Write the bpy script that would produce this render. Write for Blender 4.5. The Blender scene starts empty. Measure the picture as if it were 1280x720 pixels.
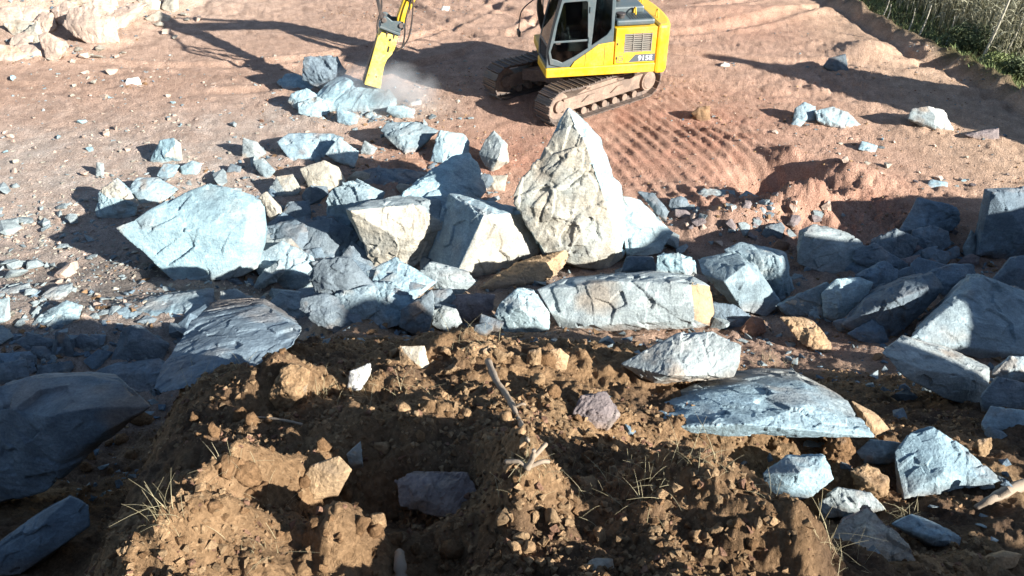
import bpy, bmesh, math, random
import numpy as np
from mathutils import Vector, Matrix
R_ = math.radians
scene = bpy.context.scene
COL = scene.collection
random.seed(7)
rng = np.random.default_rng(7)

# ------------------------------------------------------------------ camera
H = 7.5
FPX = 1005.0
PITCH = R_(35.0)
CAM = np.array([0.0, 0.0, H])
cd = bpy.data.cameras.new('camera')
cam = bpy.data.objects.new('camera', cd)
COL.objects.link(cam)
cam.location = CAM
cam.rotation_euler = (R_(90) - PITCH, 0, 0)
cd.sensor_width = 36.0
cd.lens = FPX / 1280 * 36.0
cd.clip_start = 0.05
cd.clip_end = 2000
scene.camera = cam
cP, sP = math.cos(PITCH), math.sin(PITCH)

def ray(px, py):
    """direction (unit depth along the lens axis) through a photograph pixel"""
    u = (px - 640.0) / FPX
    v = (py - 360.0) / FPX
    return np.array([u, cP - v * sP, -sP - v * cP])

# ------------------------------------------------------------------ noise
def _hash(ix, iy, iz, seed):
    h = (ix.astype(np.int64) * 374761393 + iy.astype(np.int64) * 668265263 + iz.astype(np.int64) * 2147483647 + seed * 1274126177) & 0xFFFFFFFF
    h = ((h ^ (h >> 13)) * 1274126177) & 0xFFFFFFFF
    h = ((h ^ (h >> 16)) * 2246822519) & 0xFFFFFFFF
    h = h ^ (h >> 13)
    return (h & 0xFFFFFF) / float(0xFFFFFF)

def vnoise3(p, seed=0):
    f = np.floor(p)
    t = p - f
    t = t * t * t * (t * (t * 6 - 15) + 10)
    i = f.astype(np.int64)
    r = 0
    for dx in (0, 1):
        wx = t[:, 0] if dx else 1 - t[:, 0]
        for dy in (0, 1):
            wy = t[:, 1] if dy else 1 - t[:, 1]
            for dz in (0, 1):
                wz = t[:, 2] if dz else 1 - t[:, 2]
                r = r + wx * wy * wz * _hash(i[:, 0] + dx, i[:, 1] + dy, i[:, 2] + dz, seed)
    return r * 2 - 1

def fbm3(p, octv=4, seed=0, gain=.5):
    a, s, r = 1.0, 0.0, 0
    q = p.copy()
    for k in range(octv):
        r = r + a * vnoise3(q, seed + k * 17)
        s += a
        a *= gain
        q = q * 2.03 + 11.7
    return r / s

def facets3(q, seed=0):
    """broken-rock relief: every cell is a small tilted plane, with sharp steps between cells"""
    f = np.floor(q)
    best = np.full(len(q), 1e9); val = np.zeros(len(q))
    for dx in (-1, 0, 1):
        for dy in (-1, 0, 1):
            for dz in (-1, 0, 1):
                i = (f + np.array([dx, dy, dz])).astype(np.int64)
                h = [_hash(i[:, 0], i[:, 1], i[:, 2], seed + k * 13) for k in range(7)]
                c = i + np.stack(h[:3], -1)
                r = q - c
                d = (r * r).sum(1)
                m = d < best
                v = (h[3] - .5) * .8 + r[:, 0] * (h[4] - .5) * 1.6 + r[:, 1] * (h[5] - .5) * 1.6 + r[:, 2] * (h[6] - .5) * 1.6
                val = np.where(m, v, val); best = np.where(m, d, best)
    return val

def vnoise2(x, y, seed=0):
    fx, fy = np.floor(x), np.floor(y)
    tx, ty = x - fx, y - fy
    tx = tx * tx * tx * (tx * (tx * 6 - 15) + 10)
    ty = ty * ty * ty * (ty * (ty * 6 - 15) + 10)
    ix, iy = fx.astype(np.int64), fy.astype(np.int64)
    z = np.zeros_like(ix)
    a = _hash(ix, iy, z, seed); b = _hash(ix + 1, iy, z, seed)
    c = _hash(ix, iy + 1, z, seed); d = _hash(ix + 1, iy + 1, z, seed)
    return ((a * (1 - tx) + b * tx) * (1 - ty) + (c * (1 - tx) + d * tx) * ty) * 2 - 1

def fbm2(x, y, octv=4, seed=0, gain=.5):
    a, s, r = 1.0, 0.0, 0
    for k in range(octv):
        r = r + a * vnoise2(x, y, seed + k * 31)
        s += a
        a *= gain
        x = x * 2.07 + 5.3
        y = y * 2.07 + 9.1
    return r / s

def lumps2(x, y, seed=0, soft=0):
    """rounded clods: 0 between them, up to 1 on top of each"""
    fx, fy = np.floor(x), np.floor(y)
    out = np.zeros_like(x)
    for dx in (-1, 0, 1):
        for dy in (-1, 0, 1):
            ix, iy = (fx + dx).astype(np.int64), (fy + dy).astype(np.int64)
            z = np.zeros_like(ix)
            cx = ix + .5 + .8 * (_hash(ix, iy, z, seed) - .5)
            cy = iy + .5 + .8 * (_hash(ix, iy, z + 1, seed) - .5)
            rr = .25 + .45 * _hash(ix, iy, z + 2, seed)
            hh = _hash(ix, iy, z + 3, seed)
            d2 = ((x - cx) ** 2 + (y - cy) ** 2) / (rr * rr)
            q = np.maximum(0, 1 - d2)
            out = np.maximum(out, (q ** .85 if soft else np.sqrt(q)) * rr * (.35 + .9 * hh))
    return out

def sstep(a, b, x):
    t = np.clip((x - a) / (b - a), 0, 1)
    return t * t * (3 - 2 * t)

# ------------------------------------------------------------------ terrain
SUN_EL = R_(22.3)
SAX, SAY = .83, -.56          # horizontal direction towards the sun (behind the viewer, to the right)
PY = [-60, -12, -3, 0, 1, 2, 3, 4, 5, 6, 7, 8, 9, 10, 11, 12, 13.5, 400]
PZ = [6.4, 6.0, 5.7, 5.62, 5.42, 4.97, 4.55, 4.14, 3.42, 2.65, 1.85, 1.2, .75, .4, .15, .02, 0, 0]
_yy = np.linspace(-60, 400, 46001)
_zz = np.interp(_yy, PY, PZ)
_k = np.hanning(61); _k /= _k.sum()
_zz = np.convolve(np.pad(_zz, 30, mode='edge'), _k, mode='valid')

def gbump(x, y, cx, cy, rx, ry, h, rot=0.0, p=1.0):
    c, s = math.cos(rot), math.sin(rot)
    a = ((x - cx) * c + (y - cy) * s) / rx
    b = (-(x - cx) * s + (y - cy) * c) / ry
    return h * np.exp(-(a * a + b * b) ** p)

BUMPS = []        # (cx, cy, rx, ry, h, rot)

def macro(x, y):
    x = np.asarray(x, float); y = np.asarray(y, float)
    z = np.interp(y, _yy, _zz)
    wy = sstep(-.5, 1.6, y) * (1 - sstep(5.5, 9.5, y))
    z = z - 1.9 * sstep(0, 1.5, -x - 1.2 - .24 * np.clip(y - 1.5, -.5, 3.0)) * wy
    z = z + gbump(x, y, 11.4, 5.3, 1.5, .9, .85, -.6)  # unseen bump off to the right, added to shade the largest blue boulder
    z = z - .62 * sstep(.1, 3.2, x) * wy
    # unseen rise of the right-hand bank, added to shade the boulders there
    z = z + 2.3 * sstep(9.6, 12.5, x) * (1 - sstep(10.0, 12.8, y)) * sstep(1.5, 6, y)
    # unseen mound behind the viewer, added to throw shade over the bank
    a = SAX * x + SAY * y
    w = -SAY * x + SAX * y
    z = z + (SHADE_HEAP + .38 * vnoise2(w * 1.3, a * .8, 66)) * np.exp(-((a - 7.0) / 2.0) ** 2) * sstep(-7, -3, w) * (1 - sstep(2.7, 4.2, w))
    z = z + 2.0 * np.exp(-((a - 7.0) / 1.8) ** 2 - ((w - 5.6) / .8) ** 2)  # second unseen bump, added to shade the broad dark boulder on the left
    # conical heap at the edge of the field
    d = np.sqrt((x - 15.0) ** 2 + (y - 15.6) ** 2)
    z = z + 4.8 * np.clip(1 - d / 2.5, 0, 1) ** 1.1
    for (cx, cy, rx, ry, h, rot) in BUMPS:
        z = z + gbump(x, y, cx, cy, rx, ry, h, rot)
    return z
SHADE_HEAP = 2.0  # height of the unseen mound added for its shade

def ground_hit(px, py, zfun=macro):
    d = ray(px, py)
    t = np.linspace(1.2, 60, 6000)
    X, Y, Z = d[0] * t, d[1] * t, H + d[2] * t
    g = zfun(X, Y)
    k = int(np.argmax(Z < g))
    return np.array([X[k], Y[k], g[k]])

def bump_at(px, py, rx, ry, h, rot=0.0):
    p = ground_hit(px, py)
    BUMPS.append((p[0], p[1], rx, ry, h, rot))

# earth mounds, seen in the photograph
bump_at(1045, 222, .9, .5, .38, -.35)
bump_at(985, 196, .4, .4, .25, 0)
bump_at(985, 262, .5, .35, .3, 0)
bump_at(915, 285, .8, .4, .42, .1)
bump_at(1010, 258, .7, .35, .45, .3)
bump_at(970, 222, .75, .7, -.75, -.3)
bump_at(1080, 66, .8, .6, .35, .4)
bump_at(900, 22, 3.5, .7, .35, .1)
bump_at(425, 352, 1.5, .9, -.55, 0)  # hollow added so the gap in the pile sinks into shade
bump_at(360, 495, .26, .18, .34, .3)
bump_at(600, 452, .36, .22, .28, 0)
bump_at(470, 545, .5, .3, .2, .2)
bump_at(320, 615, .32, .12, .36, .75)
bump_at(265, 680, .22, .12, .28, .6)
bump_at(655, 625, .13, .28, .40, .15)
bump_at(430, 668, .13, .14, .24, 0)
bump_at(850, 640, .34, .16, .27, -.5)
bump_at(940, 690, .26, .14, .2, -.4)
bump_at(545, 690, .16, .18, -.2, 0)
bump_at(510, 620, .3, .2, -.14, .2)
bump_at(360, 555, .4, .25, -.16, 0)
bump_at(760, 585, .2, .15, -.12, 0)
bump_at(1040, 600, .5, .4, -.25, 0)
bump_at(900, 565, .4, .15, -.15, 0)
bump_at(150, 590, .45, .3, -.15, .5)
bump_at(60, 15, 3.6, 1.7, 1.3, .5)

SHELF = [ground_hit(px, py) for px, py in ((440, 412), (505, 402), (565, 396))]      # slope of brown earth below the centre of the pile
for q, hh in zip(SHELF, (.30, .36, .33)):
    BUMPS.append((q[0], q[1], .62, .5, hh, .3))
bump_at(790, 545, .3, .16, -.14, .3)
FIELD_X = lambda y: 12.1 + (19.0 - y) * .21
bumpscale = 1.0

def soil_masks(x, y):
    z0 = macro(x, y)
    wob = .5 * fbm2(x * .8, y * .8, 3, 91)
    bank = 1 - sstep(6.3, 9.0, y + wob + .12 * np.abs(x))
    field = sstep(-.2, .5, x - FIELD_X(y) + .3 * wob)
    grav = sstep(1.5, 4.5, -x + wob * 2 - .12 * (y - 12)) * (1 - sstep(15, 20, y + wob * 3)) * (1 - bank)
    red = np.clip(gbump(x, y, 3.2, 17, 3.6, 3.0, 1.1, .2) + gbump(x, y, 6.2, 13.2, 2.8, 1.8, 1.0, 0)
                  + gbump(x, y, -.6, 15.0, 2.2, 1.3, .8, 0) + gbump(x, y, 8, 25, 5, 3, .5, 0), 0, 1)
    return bank, field, grav, red

def relief(x, y):
    """everything finer than the shape of the land"""
    bank, field, grav, red = soil_masks(x, y)
    r = (.03 + .03 * bank) * fbm2(x * 1.1, y * 1.1, 4, 3) + .018 * fbm2(x * 5, y * 5, 4, 5)
    r = r + bank * (.13 * fbm2(x * 1.7, y * 1.7, 4, 8) + .085 * lumps2(x * 4.2, y * 4.2, 2, 1) + .05 * lumps2(x * 9.5, y * 9.5, 3, 1)
                    + .026 * lumps2(x * 22, y * 22, 4, 1) + .012 * lumps2(x * 46, y * 46, 14) + .03 * fbm2(x * 9, y * 9, 3, 61))
    r = r + (1 - bank) * (.035 * lumps2(x * 4.5, y * 4.5, 6) + .03 * lumps2(x * 11, y * 11, 7)) * (.5 + .5 * fbm2(x * .5, y * .5, 2, 19))
    r = r + (1 - bank) * (.016 * lumps2(x * 19, y * 19, 15) + .02 * fbm2(x * 13, y * 13, 3, 16) * np.clip(.6 + fbm2(x * .7, y * .7, 2, 18), .1, 1.2))
    # lumpy turned earth of the small mounds
    rm = np.clip(gbump(x, y, 6.0, 13.2, 2.6, 1.3, 1.2, 0) + gbump(x, y, 8.5, 20, 1.6, 1.2, .7, .4), 0, 1)
    r = r + rm * (.2 * lumps2(x * 3.4, y * 3.4, 12) + .1 * lumps2(x * 8, y * 8, 13))
    # crawler ruts
    m = np.clip(gbump(x, y, 3.9, 15.2, 1.6, 2.9, 1.9, .3), 0, 1)
    s = (x * .95 + y * .30) + .02 * (y - 15) ** 2 + .03 * fbm2(x * .5, y * .5, 2, 21)
    tri = np.abs(2 * ((s / .3) % 1.0) - 1) ** 1.4
    along = y * .95 - x * .30
    cle = np.abs(2 * ((along / .17 + .5 * np.floor(s / .6)) % 1.0) - 1)
    r = r + m * (.066 * tri * np.clip(.75 + .8 * fbm2(x * .6, y * .6, 2, 22), .25, 1.3) + .012 * cle * (((s / .6) % 1.0) > .5) + .012 * fbm2(x * 6, y * 6, 3, 27)) - m * .02
    m2 = gbump(x, y, 4.9, 19.4, 2.8, .55, 1.0, .35)
    s2 = x * .93 + y * .36
    r = r + m2 * .02 * np.sin(s2 * 2 * math.pi / .2) * np.clip(.3 + 1.5 * fbm2(x * 1.1, y * 1.1, 3, 28), 0, 1.2)
    m3 = gbump(x, y, 8.5, 22.5, 3.5, .5, 1.0, -.22) + gbump(x, y, 8.8, 19.2, 3.2, .4, 1.0, -.28)
    s3 = x * .97 - y * .24
    r = r + m3 * .022 * np.sin(s3 * 2 * math.pi / .2) * np.clip(.2 + 1.8 * fbm2(x * .9, y * .9, 3, 29), 0, 1.3) - m3 * .04
    # sweeping wheel and crawler marks over the open floor
    for cx, cy, rad, wd, amp in ((9.5, 33.0, 14.2, .5, .1), (9.5, 33.0, 11.9, .5, .1), (2.0, 36.0, 12.5, .45, .085), (2.0, 36.0, 10.4, .45, .085), (-9.0, 30.0, 11.0, .4, .075), (-9.0, 30.0, 9.0, .4, .075)):
        dd = np.hypot(x - cx, y - cy) - rad
        r = r + (1 - bank) * amp * (np.exp(-((np.abs(dd) - wd * .7) / (.3 * wd)) ** 2) * .8 - np.exp(-(dd / (wd * .6)) ** 4)) * np.clip(.6 + 1.1 * fbm2(x * .6, y * .6, 3, 37), 0, 1.2)
    # packed rubble bank in the far corner
    rb = np.clip(gbump(x, y, -14.5, 28.3, 5.5, 3.6, 1.4, -.3), 0, 1)
    r = r + rb * (.3 * lumps2(x * .9, y * .9, 52) + .10 * lumps2(x * 2.9, y * 2.9, 53) + .05 * lumps2(x * 7, y * 7, 54))
    # little berm and ditch along the edge of the field
    e = x - FIELD_X(y) + .25 * fbm2(x * .9, y * .9, 3, 23)
    edge = sstep(16, 18, y)
    r = r + edge * (.34 * np.exp(-((e - .3) / .3) ** 2) - .14 * np.exp(-((e + .2) / .22) ** 2)) * (.8 + .4 * fbm2(x * 3, y * 3, 3, 24))
    near = 1 - sstep(60, 120, np.hypot(x, y))
    r = r * near
    far = sstep(60, 200, np.hypot(x, y - 10))
    r = r + far * 1.5 * fbm2(x * .02, y * .02, 3, 55)
    return r

FEET = []       # earth settled round the foot of each rock: (x, y, radius, height)
def gz(x, y):
    x = np.atleast_1d(np.asarray(x, float)); y = np.atleast_1d(np.asarray(y, float))
    z = macro(x, y) + relief(x, y)
    if len(x) < 64:
        return z
    ft = np.zeros_like(z)
    for fx, fy, fr, fh in FEET:
        k = np.where((np.abs(x - fx) < 1.7 * fr) & (np.abs(y - fy) < 1.7 * fr))[0]
        if len(k):
            d = np.hypot(x[k] - fx, y[k] - fy) / fr
            ft[k] = np.maximum(ft[k], fh * np.exp(-d ** 4 * .6))
    return z + ft * (.75 + .4 * vnoise2(x * 7, y * 7, 71))

# ------------------------------------------------------------------ materials
def new_mat(name):
    m = bpy.data.materials.new(name)
    m.use_nodes = True
    nt = m.node_tree
    b = nt.nodes['Principled BSDF']
    return m, nt, b

def nd(nt, t, **kw):
    n = nt.nodes.new(t)
    for k, v in kw.items():
        if k in n.inputs:
            n.inputs[k].default_value = v
        else:
            setattr(n, k, v)
    return n

def mixcol(nt, fac, a, b, mode='MIX'):
    m = nt.nodes.new('ShaderNodeMix')
    m.data_type = 'RGBA'
    m.blend_type = mode
    for sock, val in ((m.inputs['Factor'], fac), (m.inputs[6], a), (m.inputs[7], b)):
        if hasattr(val, 'is_output'):
            nt.links.new(val, sock)
        else:
            sock.default_value = val if not isinstance(val, tuple) else (*val[:3], 1)
    return m.outputs[2]

def ramp(nt, src, a, b):
    r = nt.nodes.new('ShaderNodeMapRange')
    r.inputs['From Min'].default_value = a
    r.inputs['From Max'].default_value = b
    nt.links.new(src, r.inputs['Value'])
    return r.outputs['Result']

def stone_material():
    m, nt, b = new_mat('quarried stone')
    L = nt.links
    at = nd(nt, 'ShaderNodeAttribute', attribute_name='col')
    tc = nd(nt, 'ShaderNodeNewGeometry')
    mp = nd(nt, 'ShaderNodeMapping')
    L.new(tc.outputs['Position'], mp.inputs['Vector'])
    n1 = nd(nt, 'ShaderNodeTexNoise', Scale=5.0, Detail=8.0, Roughness=.62)
    n2 = nd(nt, 'ShaderNodeTexNoise', Scale=38.0, Detail=6.0, Roughness=.7)
    n3 = nd(nt, 'ShaderNodeTexVoronoi', Scale=9.0)
    n3.feature = 'DISTANCE_TO_EDGE'
    # cleavage streaks: noise stretched along one direction
    mp2 = nd(nt, 'ShaderNodeMapping')
    mp2.inputs['Scale'].default_value = (3, 9, 16)
    mp2.inputs['Rotation'].default_value = (.5, .35, .6)
    L.new(tc.outputs['Position'], mp2.inputs['Vector'])
    n4 = nd(nt, 'ShaderNodeTexNoise', Scale=1.6, Detail=6.0, Roughness=.65)
    L.new(mp2.outputs[0], n4.inputs['Vector'])
    for n in (n1, n2, n3):
        L.new(mp.outputs[0], n.inputs['Vector'])
    c = mixcol(nt, ramp(nt, n1.outputs['Fac'], .35, .7), (.78, .80, .82), (1.16, 1.15, 1.12))
    c = mixcol(nt, 1.0, at.outputs['Color'], c, 'MULTIPLY')
    sp = mixcol(nt, ramp(nt, n2.outputs['Fac'], .3, .72), (.72, .73, .75), (1.22, 1.21, 1.2))
    c = mixcol(nt, 1.0, c, sp, 'MULTIPLY')
    st = mixcol(nt, ramp(nt, n4.outputs['Fac'], .35, .68), (.84, .85, .86), (1.1, 1.1, 1.1))
    c = mixcol(nt, 1.0, c, st, 'MULTIPLY')
    L.new(c, b.inputs['Base Color'])
    b.inputs['Roughness'].default_value = .82
    b.inputs['Specular IOR Level'].default_value = .3
    h = nd(nt, 'ShaderNodeMath', operation='MULTIPLY_ADD')
    h.inputs[1].default_value = .35
    L.new(n2.outputs['Fac'], h.inputs[0]); L.new(n1.outputs['Fac'], h.inputs[2])
    h2 = nd(nt, 'ShaderNodeMath', operation='MULTIPLY_ADD')
    h2.inputs[1].default_value = .3
    L.new(n4.outputs['Fac'], h2.inputs[0]); L.new(h.outputs[0], h2.inputs[2])
    bp = nd(nt, 'ShaderNodeBump', Strength=.75, Distance=.05)
    L.new(h2.outputs[0], bp.inputs['Height'])
    L.new(bp.outputs[0], b.inputs['Normal'])
    return m

def soil_material():
    m, nt, b = new_mat('turned earth')
    L = nt.links
    at = nd(nt, 'ShaderNodeAttribute', attribute_name='col')
    tc = nd(nt, 'ShaderNodeNewGeometry')
    n1 = nd(nt, 'ShaderNodeTexNoise', Scale=2.5, Detail=8.0, Roughness=.65)
    n2 = nd(nt, 'ShaderNodeTexNoise', Scale=30.0, Detail=6.0, Roughness=.75)
    n3 = nd(nt, 'ShaderNodeTexVoronoi', Scale=26.0, Randomness=1.0)
    n4 = nd(nt, 'ShaderNodeTexVoronoi', Scale=60.0, Randomness=1.0)
    for n in (n1, n2, n3, n4):
        L.new(tc.outputs['Position'], n.inputs['Vector'])
    c = mixcol(nt, ramp(nt, n1.outputs['Fac'], .32, .7), (.76, .74, .72), (1.2, 1.2, 1.2))
    c = mixcol(nt, 1.0, at.outputs['Color'], c, 'MULTIPLY')
    sp = mixcol(nt, ramp(nt, n2.outputs['Fac'], .3, .7), (.7, .68, .66), (1.28, 1.29, 1.3))
    c = mixcol(nt, 1.0, c, sp, 'MULTIPLY')
    bw = nd(nt, 'ShaderNodeRGBToBW')
    L.new(n4.outputs['Color'], bw.inputs[0])
    gr = mixcol(nt, ramp(nt, bw.outputs[0], .2, .85), (.84, .83, .82), (1.16, 1.17, 1.18))
    c = mixcol(nt, 1.0, c, gr, 'MULTIPLY')
    L.new(c, b.inputs['Base Color'])
    b.inputs['Roughness'].default_value = .95
    b.inputs['Specular IOR Level'].default_value = .1
    h = nd(nt, 'ShaderNodeMath', operation='MULTIPLY_ADD')
    h.inputs[1].default_value = -.35
    L.new(n3.outputs['Distance'], h.inputs[0]); L.new(n2.outputs['Fac'], h.inputs[2])
    bp = nd(nt, 'ShaderNodeBump', Strength=.9, Distance=.05)
    L.new(h.outputs[0], bp.inputs['Height'])
    L.new(bp.outputs[0], b.inputs['Normal'])
    return m

def paint(name, col, rough=.45, metal=0.0, dust=.35, dustcol=(.42, .29, .21), bump=.15):
    m, nt, b = new_mat(name)
    L = nt.links
    tc = nd(nt, 'ShaderNodeTexCoord')
    n1 = nd(nt, 'ShaderNodeTexNoise', Scale=3.0, Detail=7.0, Roughness=.65)
    n2 = nd(nt, 'ShaderNodeTexNoise', Scale=24.0, Detail=5.0, Roughness=.7)
    L.new(tc.outputs['Object'], n1.inputs['Vector']); L.new(tc.outputs['Object'], n2.inputs['Vector'])
    f = nd(nt, 'ShaderNodeMath', operation='MULTIPLY')
    L.new(ramp(nt, n1.outputs['Fac'], .38, .75), f.inputs[0]); L.new(ramp(nt, n2.outputs['Fac'], .2, .8), f.inputs[1])
    f2 = nd(nt, 'ShaderNodeMath', operation='MULTIPLY')
    f2.use_clamp = True
    L.new(f.outputs[0], f2.inputs[0]); f2.inputs[1].default_value = dust * 2
    mpg = nd(nt, 'ShaderNodeMapping'); mpg.inputs['Scale'].default_value = (9, 9, 1.6)
    L.new(tc.outputs['Object'], mpg.inputs['Vector'])
    n3 = nd(nt, 'ShaderNodeTexNoise', Scale=1.3, Detail=6.0, Roughness=.7); L.new(mpg.outputs[0], n3.inputs['Vector'])
    gf = nd(nt, 'ShaderNodeMath', operation='MULTIPLY'); gf.use_clamp = True
    L.new(ramp(nt, n3.outputs['Fac'], .52, .74), gf.inputs[0]); gf.inputs[1].default_value = min(.6, dust * 2)
    cg = mixcol(nt, gf.outputs[0], col, tuple(.42 * v + .02 for v in col))
    c = mixcol(nt, f2.outputs[0], cg, dustcol)
    L.new(c, b.inputs['Base Color'])
    r = mixcol(nt, f2.outputs[0], (rough,) * 3, (.9,) * 3)
    L.new(r, b.inputs['Roughness'])
    b.inputs['Metallic'].default_value = metal
    if bump:
        bp = nd(nt, 'ShaderNodeBump', Strength=bump, Distance=.01)
        L.new(n2.outputs['Fac'], bp.inputs['Height']); L.new(bp.outputs[0], b.inputs['Normal'])
    return m

def plant_material(name, c1, c2, rough=.7, transl=.25):
    m, nt, b = new_mat(name)
    L = nt.links
    g = nd(nt, 'ShaderNodeNewGeometry')
    n = nd(nt, 'ShaderNodeTexNoise', Scale=1.6, Detail=4.0)
    L.new(g.outputs['Position'], n.inputs['Vector'])
    mx = nd(nt, 'ShaderNodeMath', operation='ADD')
    L.new(ramp(nt, n.outputs['Fac'], .3, .7), mx.inputs[0])
    mm = nd(nt, 'ShaderNodeMath', operation='MULTIPLY_ADD')
    L.new(g.outputs['Random Per Island'], mm.inputs[0]); mm.inputs[1].default_value = .8; mm.inputs[2].default_value = -.4
    L.new(mm.outputs[0], mx.inputs[1]); mx.use_clamp = True
    L.new(mixcol(nt, mx.outputs[0], c1, c2), b.inputs['Base Color'])
    b.inputs['Roughness'].default_value = rough
    b.inputs['Specular IOR Level'].default_value = .2
    return m

M_STONE = stone_material()
M_SOIL = soil_material()

# ------------------------------------------------------------------ object helpers
def link(o, parent=None):
    COL.objects.link(o)
    if parent is not None:
        o.parent = parent
    return o

def tag(o, label=None, cat=None, group=None, kind=None):
    if label: o['label'] = label
    if cat: o['category'] = cat
    if group: o['group'] = group
    if kind: o['kind'] = kind
    return o

def mesh_np(name, V, faces_flat, counts, mat=None, smooth=True):
    """fast mesh from arrays: V (n,3), flat vertex index list, corners per face"""
    me = bpy.data.meshes.new(name)
    V = np.ascontiguousarray(V, np.float32)
    me.vertices.add(len(V)); me.vertices.foreach_set('co', V.ravel())
    me.loops.add(len(faces_flat)); me.loops.foreach_set('vertex_index', np.ascontiguousarray(faces_flat, np.int32))
    me.polygons.add(len(counts))
    st = np.zeros(len(counts), np.int32); st[1:] = np.cumsum(counts)[:-1]
    me.polygons.foreach_set('loop_start', st)
    me.polygons.foreach_set('loop_total', np.ascontiguousarray(counts, np.int32))
    me.update(calc_edges=True)
    me.polygons.foreach_set('use_smooth', np.full(len(counts), smooth, bool))
    if mat: me.materials.append(mat)
    return me

def set_col(me, C):
    a = me.color_attributes.new('col', 'FLOAT_COLOR', 'POINT')
    buf = np.ones((len(C), 4), np.float32); buf[:, :3] = np.clip(C, .005, .95)
    a.data.foreach_set('color', buf.ravel())

# ------------------------------------------------------------------ the ground, one sheet to the horizon
PINK = np.array((.41, .275, .205)); GRAV = np.array((.40, .34, .295)); RED = np.array((.38, .205, .145))
OCHRE = np.array((.27, .17, .092)); DARKE = np.array((.105, .068, .045)); FIELDC = np.array((.09, .08, .04))

def soil_colour(x, y):
    bank, field, grav, red = soil_masks(x, y)
    n = fbm2(x * .55, y * .55, 4, 41)
    n2 = fbm2(x * 2.3, y * 2.3, 4, 43)
    C = PINK[None] * (1 + .18 * n)[:, None]
    mix = lambda C, c, f: C * (1 - f)[:, None] + c[None] * f[:, None]
    C = mix(C, GRAV, grav * np.clip(.8 + .4 * n2, 0, 1))
    C = mix(C, RED, np.clip(red * (.75 + .5 * n2), 0, 1))
    C = mix(C, np.array((.47, .335, .235)), sstep(7, 11, x) * (1 - bank) * .7)
    C = mix(C, np.array((.47, .355, .28)), np.clip(gbump(x, y, -14.5, 28, 6, 4.5, 1.3, -.3), 0, .9))
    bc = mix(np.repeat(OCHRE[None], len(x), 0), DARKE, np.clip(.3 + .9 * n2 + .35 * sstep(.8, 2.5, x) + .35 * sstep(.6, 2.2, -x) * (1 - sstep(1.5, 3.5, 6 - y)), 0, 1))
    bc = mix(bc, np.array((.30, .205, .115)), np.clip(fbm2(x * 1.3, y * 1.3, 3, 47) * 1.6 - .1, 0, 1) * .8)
    C = mix(C, np.zeros(3), bank * 0) * (1 - bank)[:, None] + bc * bank[:, None]
    g0 = ground_hit(455, 135)
    C = mix(C, np.array((.43, .41, .37)), np.clip(gbump(x, y, g0[0], g0[1], 1.7, .9, .9, 0) * (.8 + .8 * n2), 0, 1))
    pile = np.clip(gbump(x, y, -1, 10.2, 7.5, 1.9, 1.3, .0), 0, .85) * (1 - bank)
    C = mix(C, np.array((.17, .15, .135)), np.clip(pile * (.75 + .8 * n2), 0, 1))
    sh = np.clip(sum(gbump(x, y, q[0], q[1], .8, .65, 1.2, .3) for q in SHELF), 0, 1)
    C = mix(C, np.array((.33, .24, .165)), np.clip(sh * (.8 + .7 * n2), 0, 1))
    C = mix(C, FIELDC, field)
    return C * (1 + .12 * fbm2(x * 7, y * 7, 3, 49))[:, None]

def build_ground():
    ax = np.concatenate([np.linspace(-45, 45, 860), np.linspace(45, 315, 150)[1:-1]])
    ax = np.radians(ax)
    r = np.concatenate([[.05], np.geomspace(.6, 42, 980), np.geomspace(42, 900, 60)[1:]])
    A, Rr = np.meshgrid(ax, r)
    x = (np.sin(A) * Rr).ravel()
    y = (np.cos(A) * Rr - .9).ravel()
    z = gz(x, y)
    V = np.stack([x, y, z], 1)
    na, nr = len(ax), len(r)
    i = np.arange(nr - 1)[:, None] * na
    j = np.arange(na)[None]
    j2 = (j + 1) % na
    F = np.stack([i + j, i + na + j, i + na + j2, i + j2], -1).reshape(-1, 4)[:, ::-1]
    me = mesh_np('ground', V, F.ravel(), np.full(len(F), 4), M_SOIL)
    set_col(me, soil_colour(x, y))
    o = link(bpy.data.objects.new('ground', me))
    tag(o, 'bare reddish quarry floor rising to a brown earth bank', 'ground', kind='structure')
    return o
# ------------------------------------------------------------------ rocks
PAL = {
    'blue': (.215, .305, .345), 'pale': (.255, .375, .415), 'cream': (.365, .33, .265), 'grey': (.24, .28, .285),
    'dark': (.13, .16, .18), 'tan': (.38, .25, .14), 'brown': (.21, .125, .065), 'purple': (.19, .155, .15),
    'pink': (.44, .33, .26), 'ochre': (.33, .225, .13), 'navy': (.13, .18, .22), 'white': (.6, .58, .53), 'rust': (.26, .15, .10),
}
PENDING = []

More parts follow.
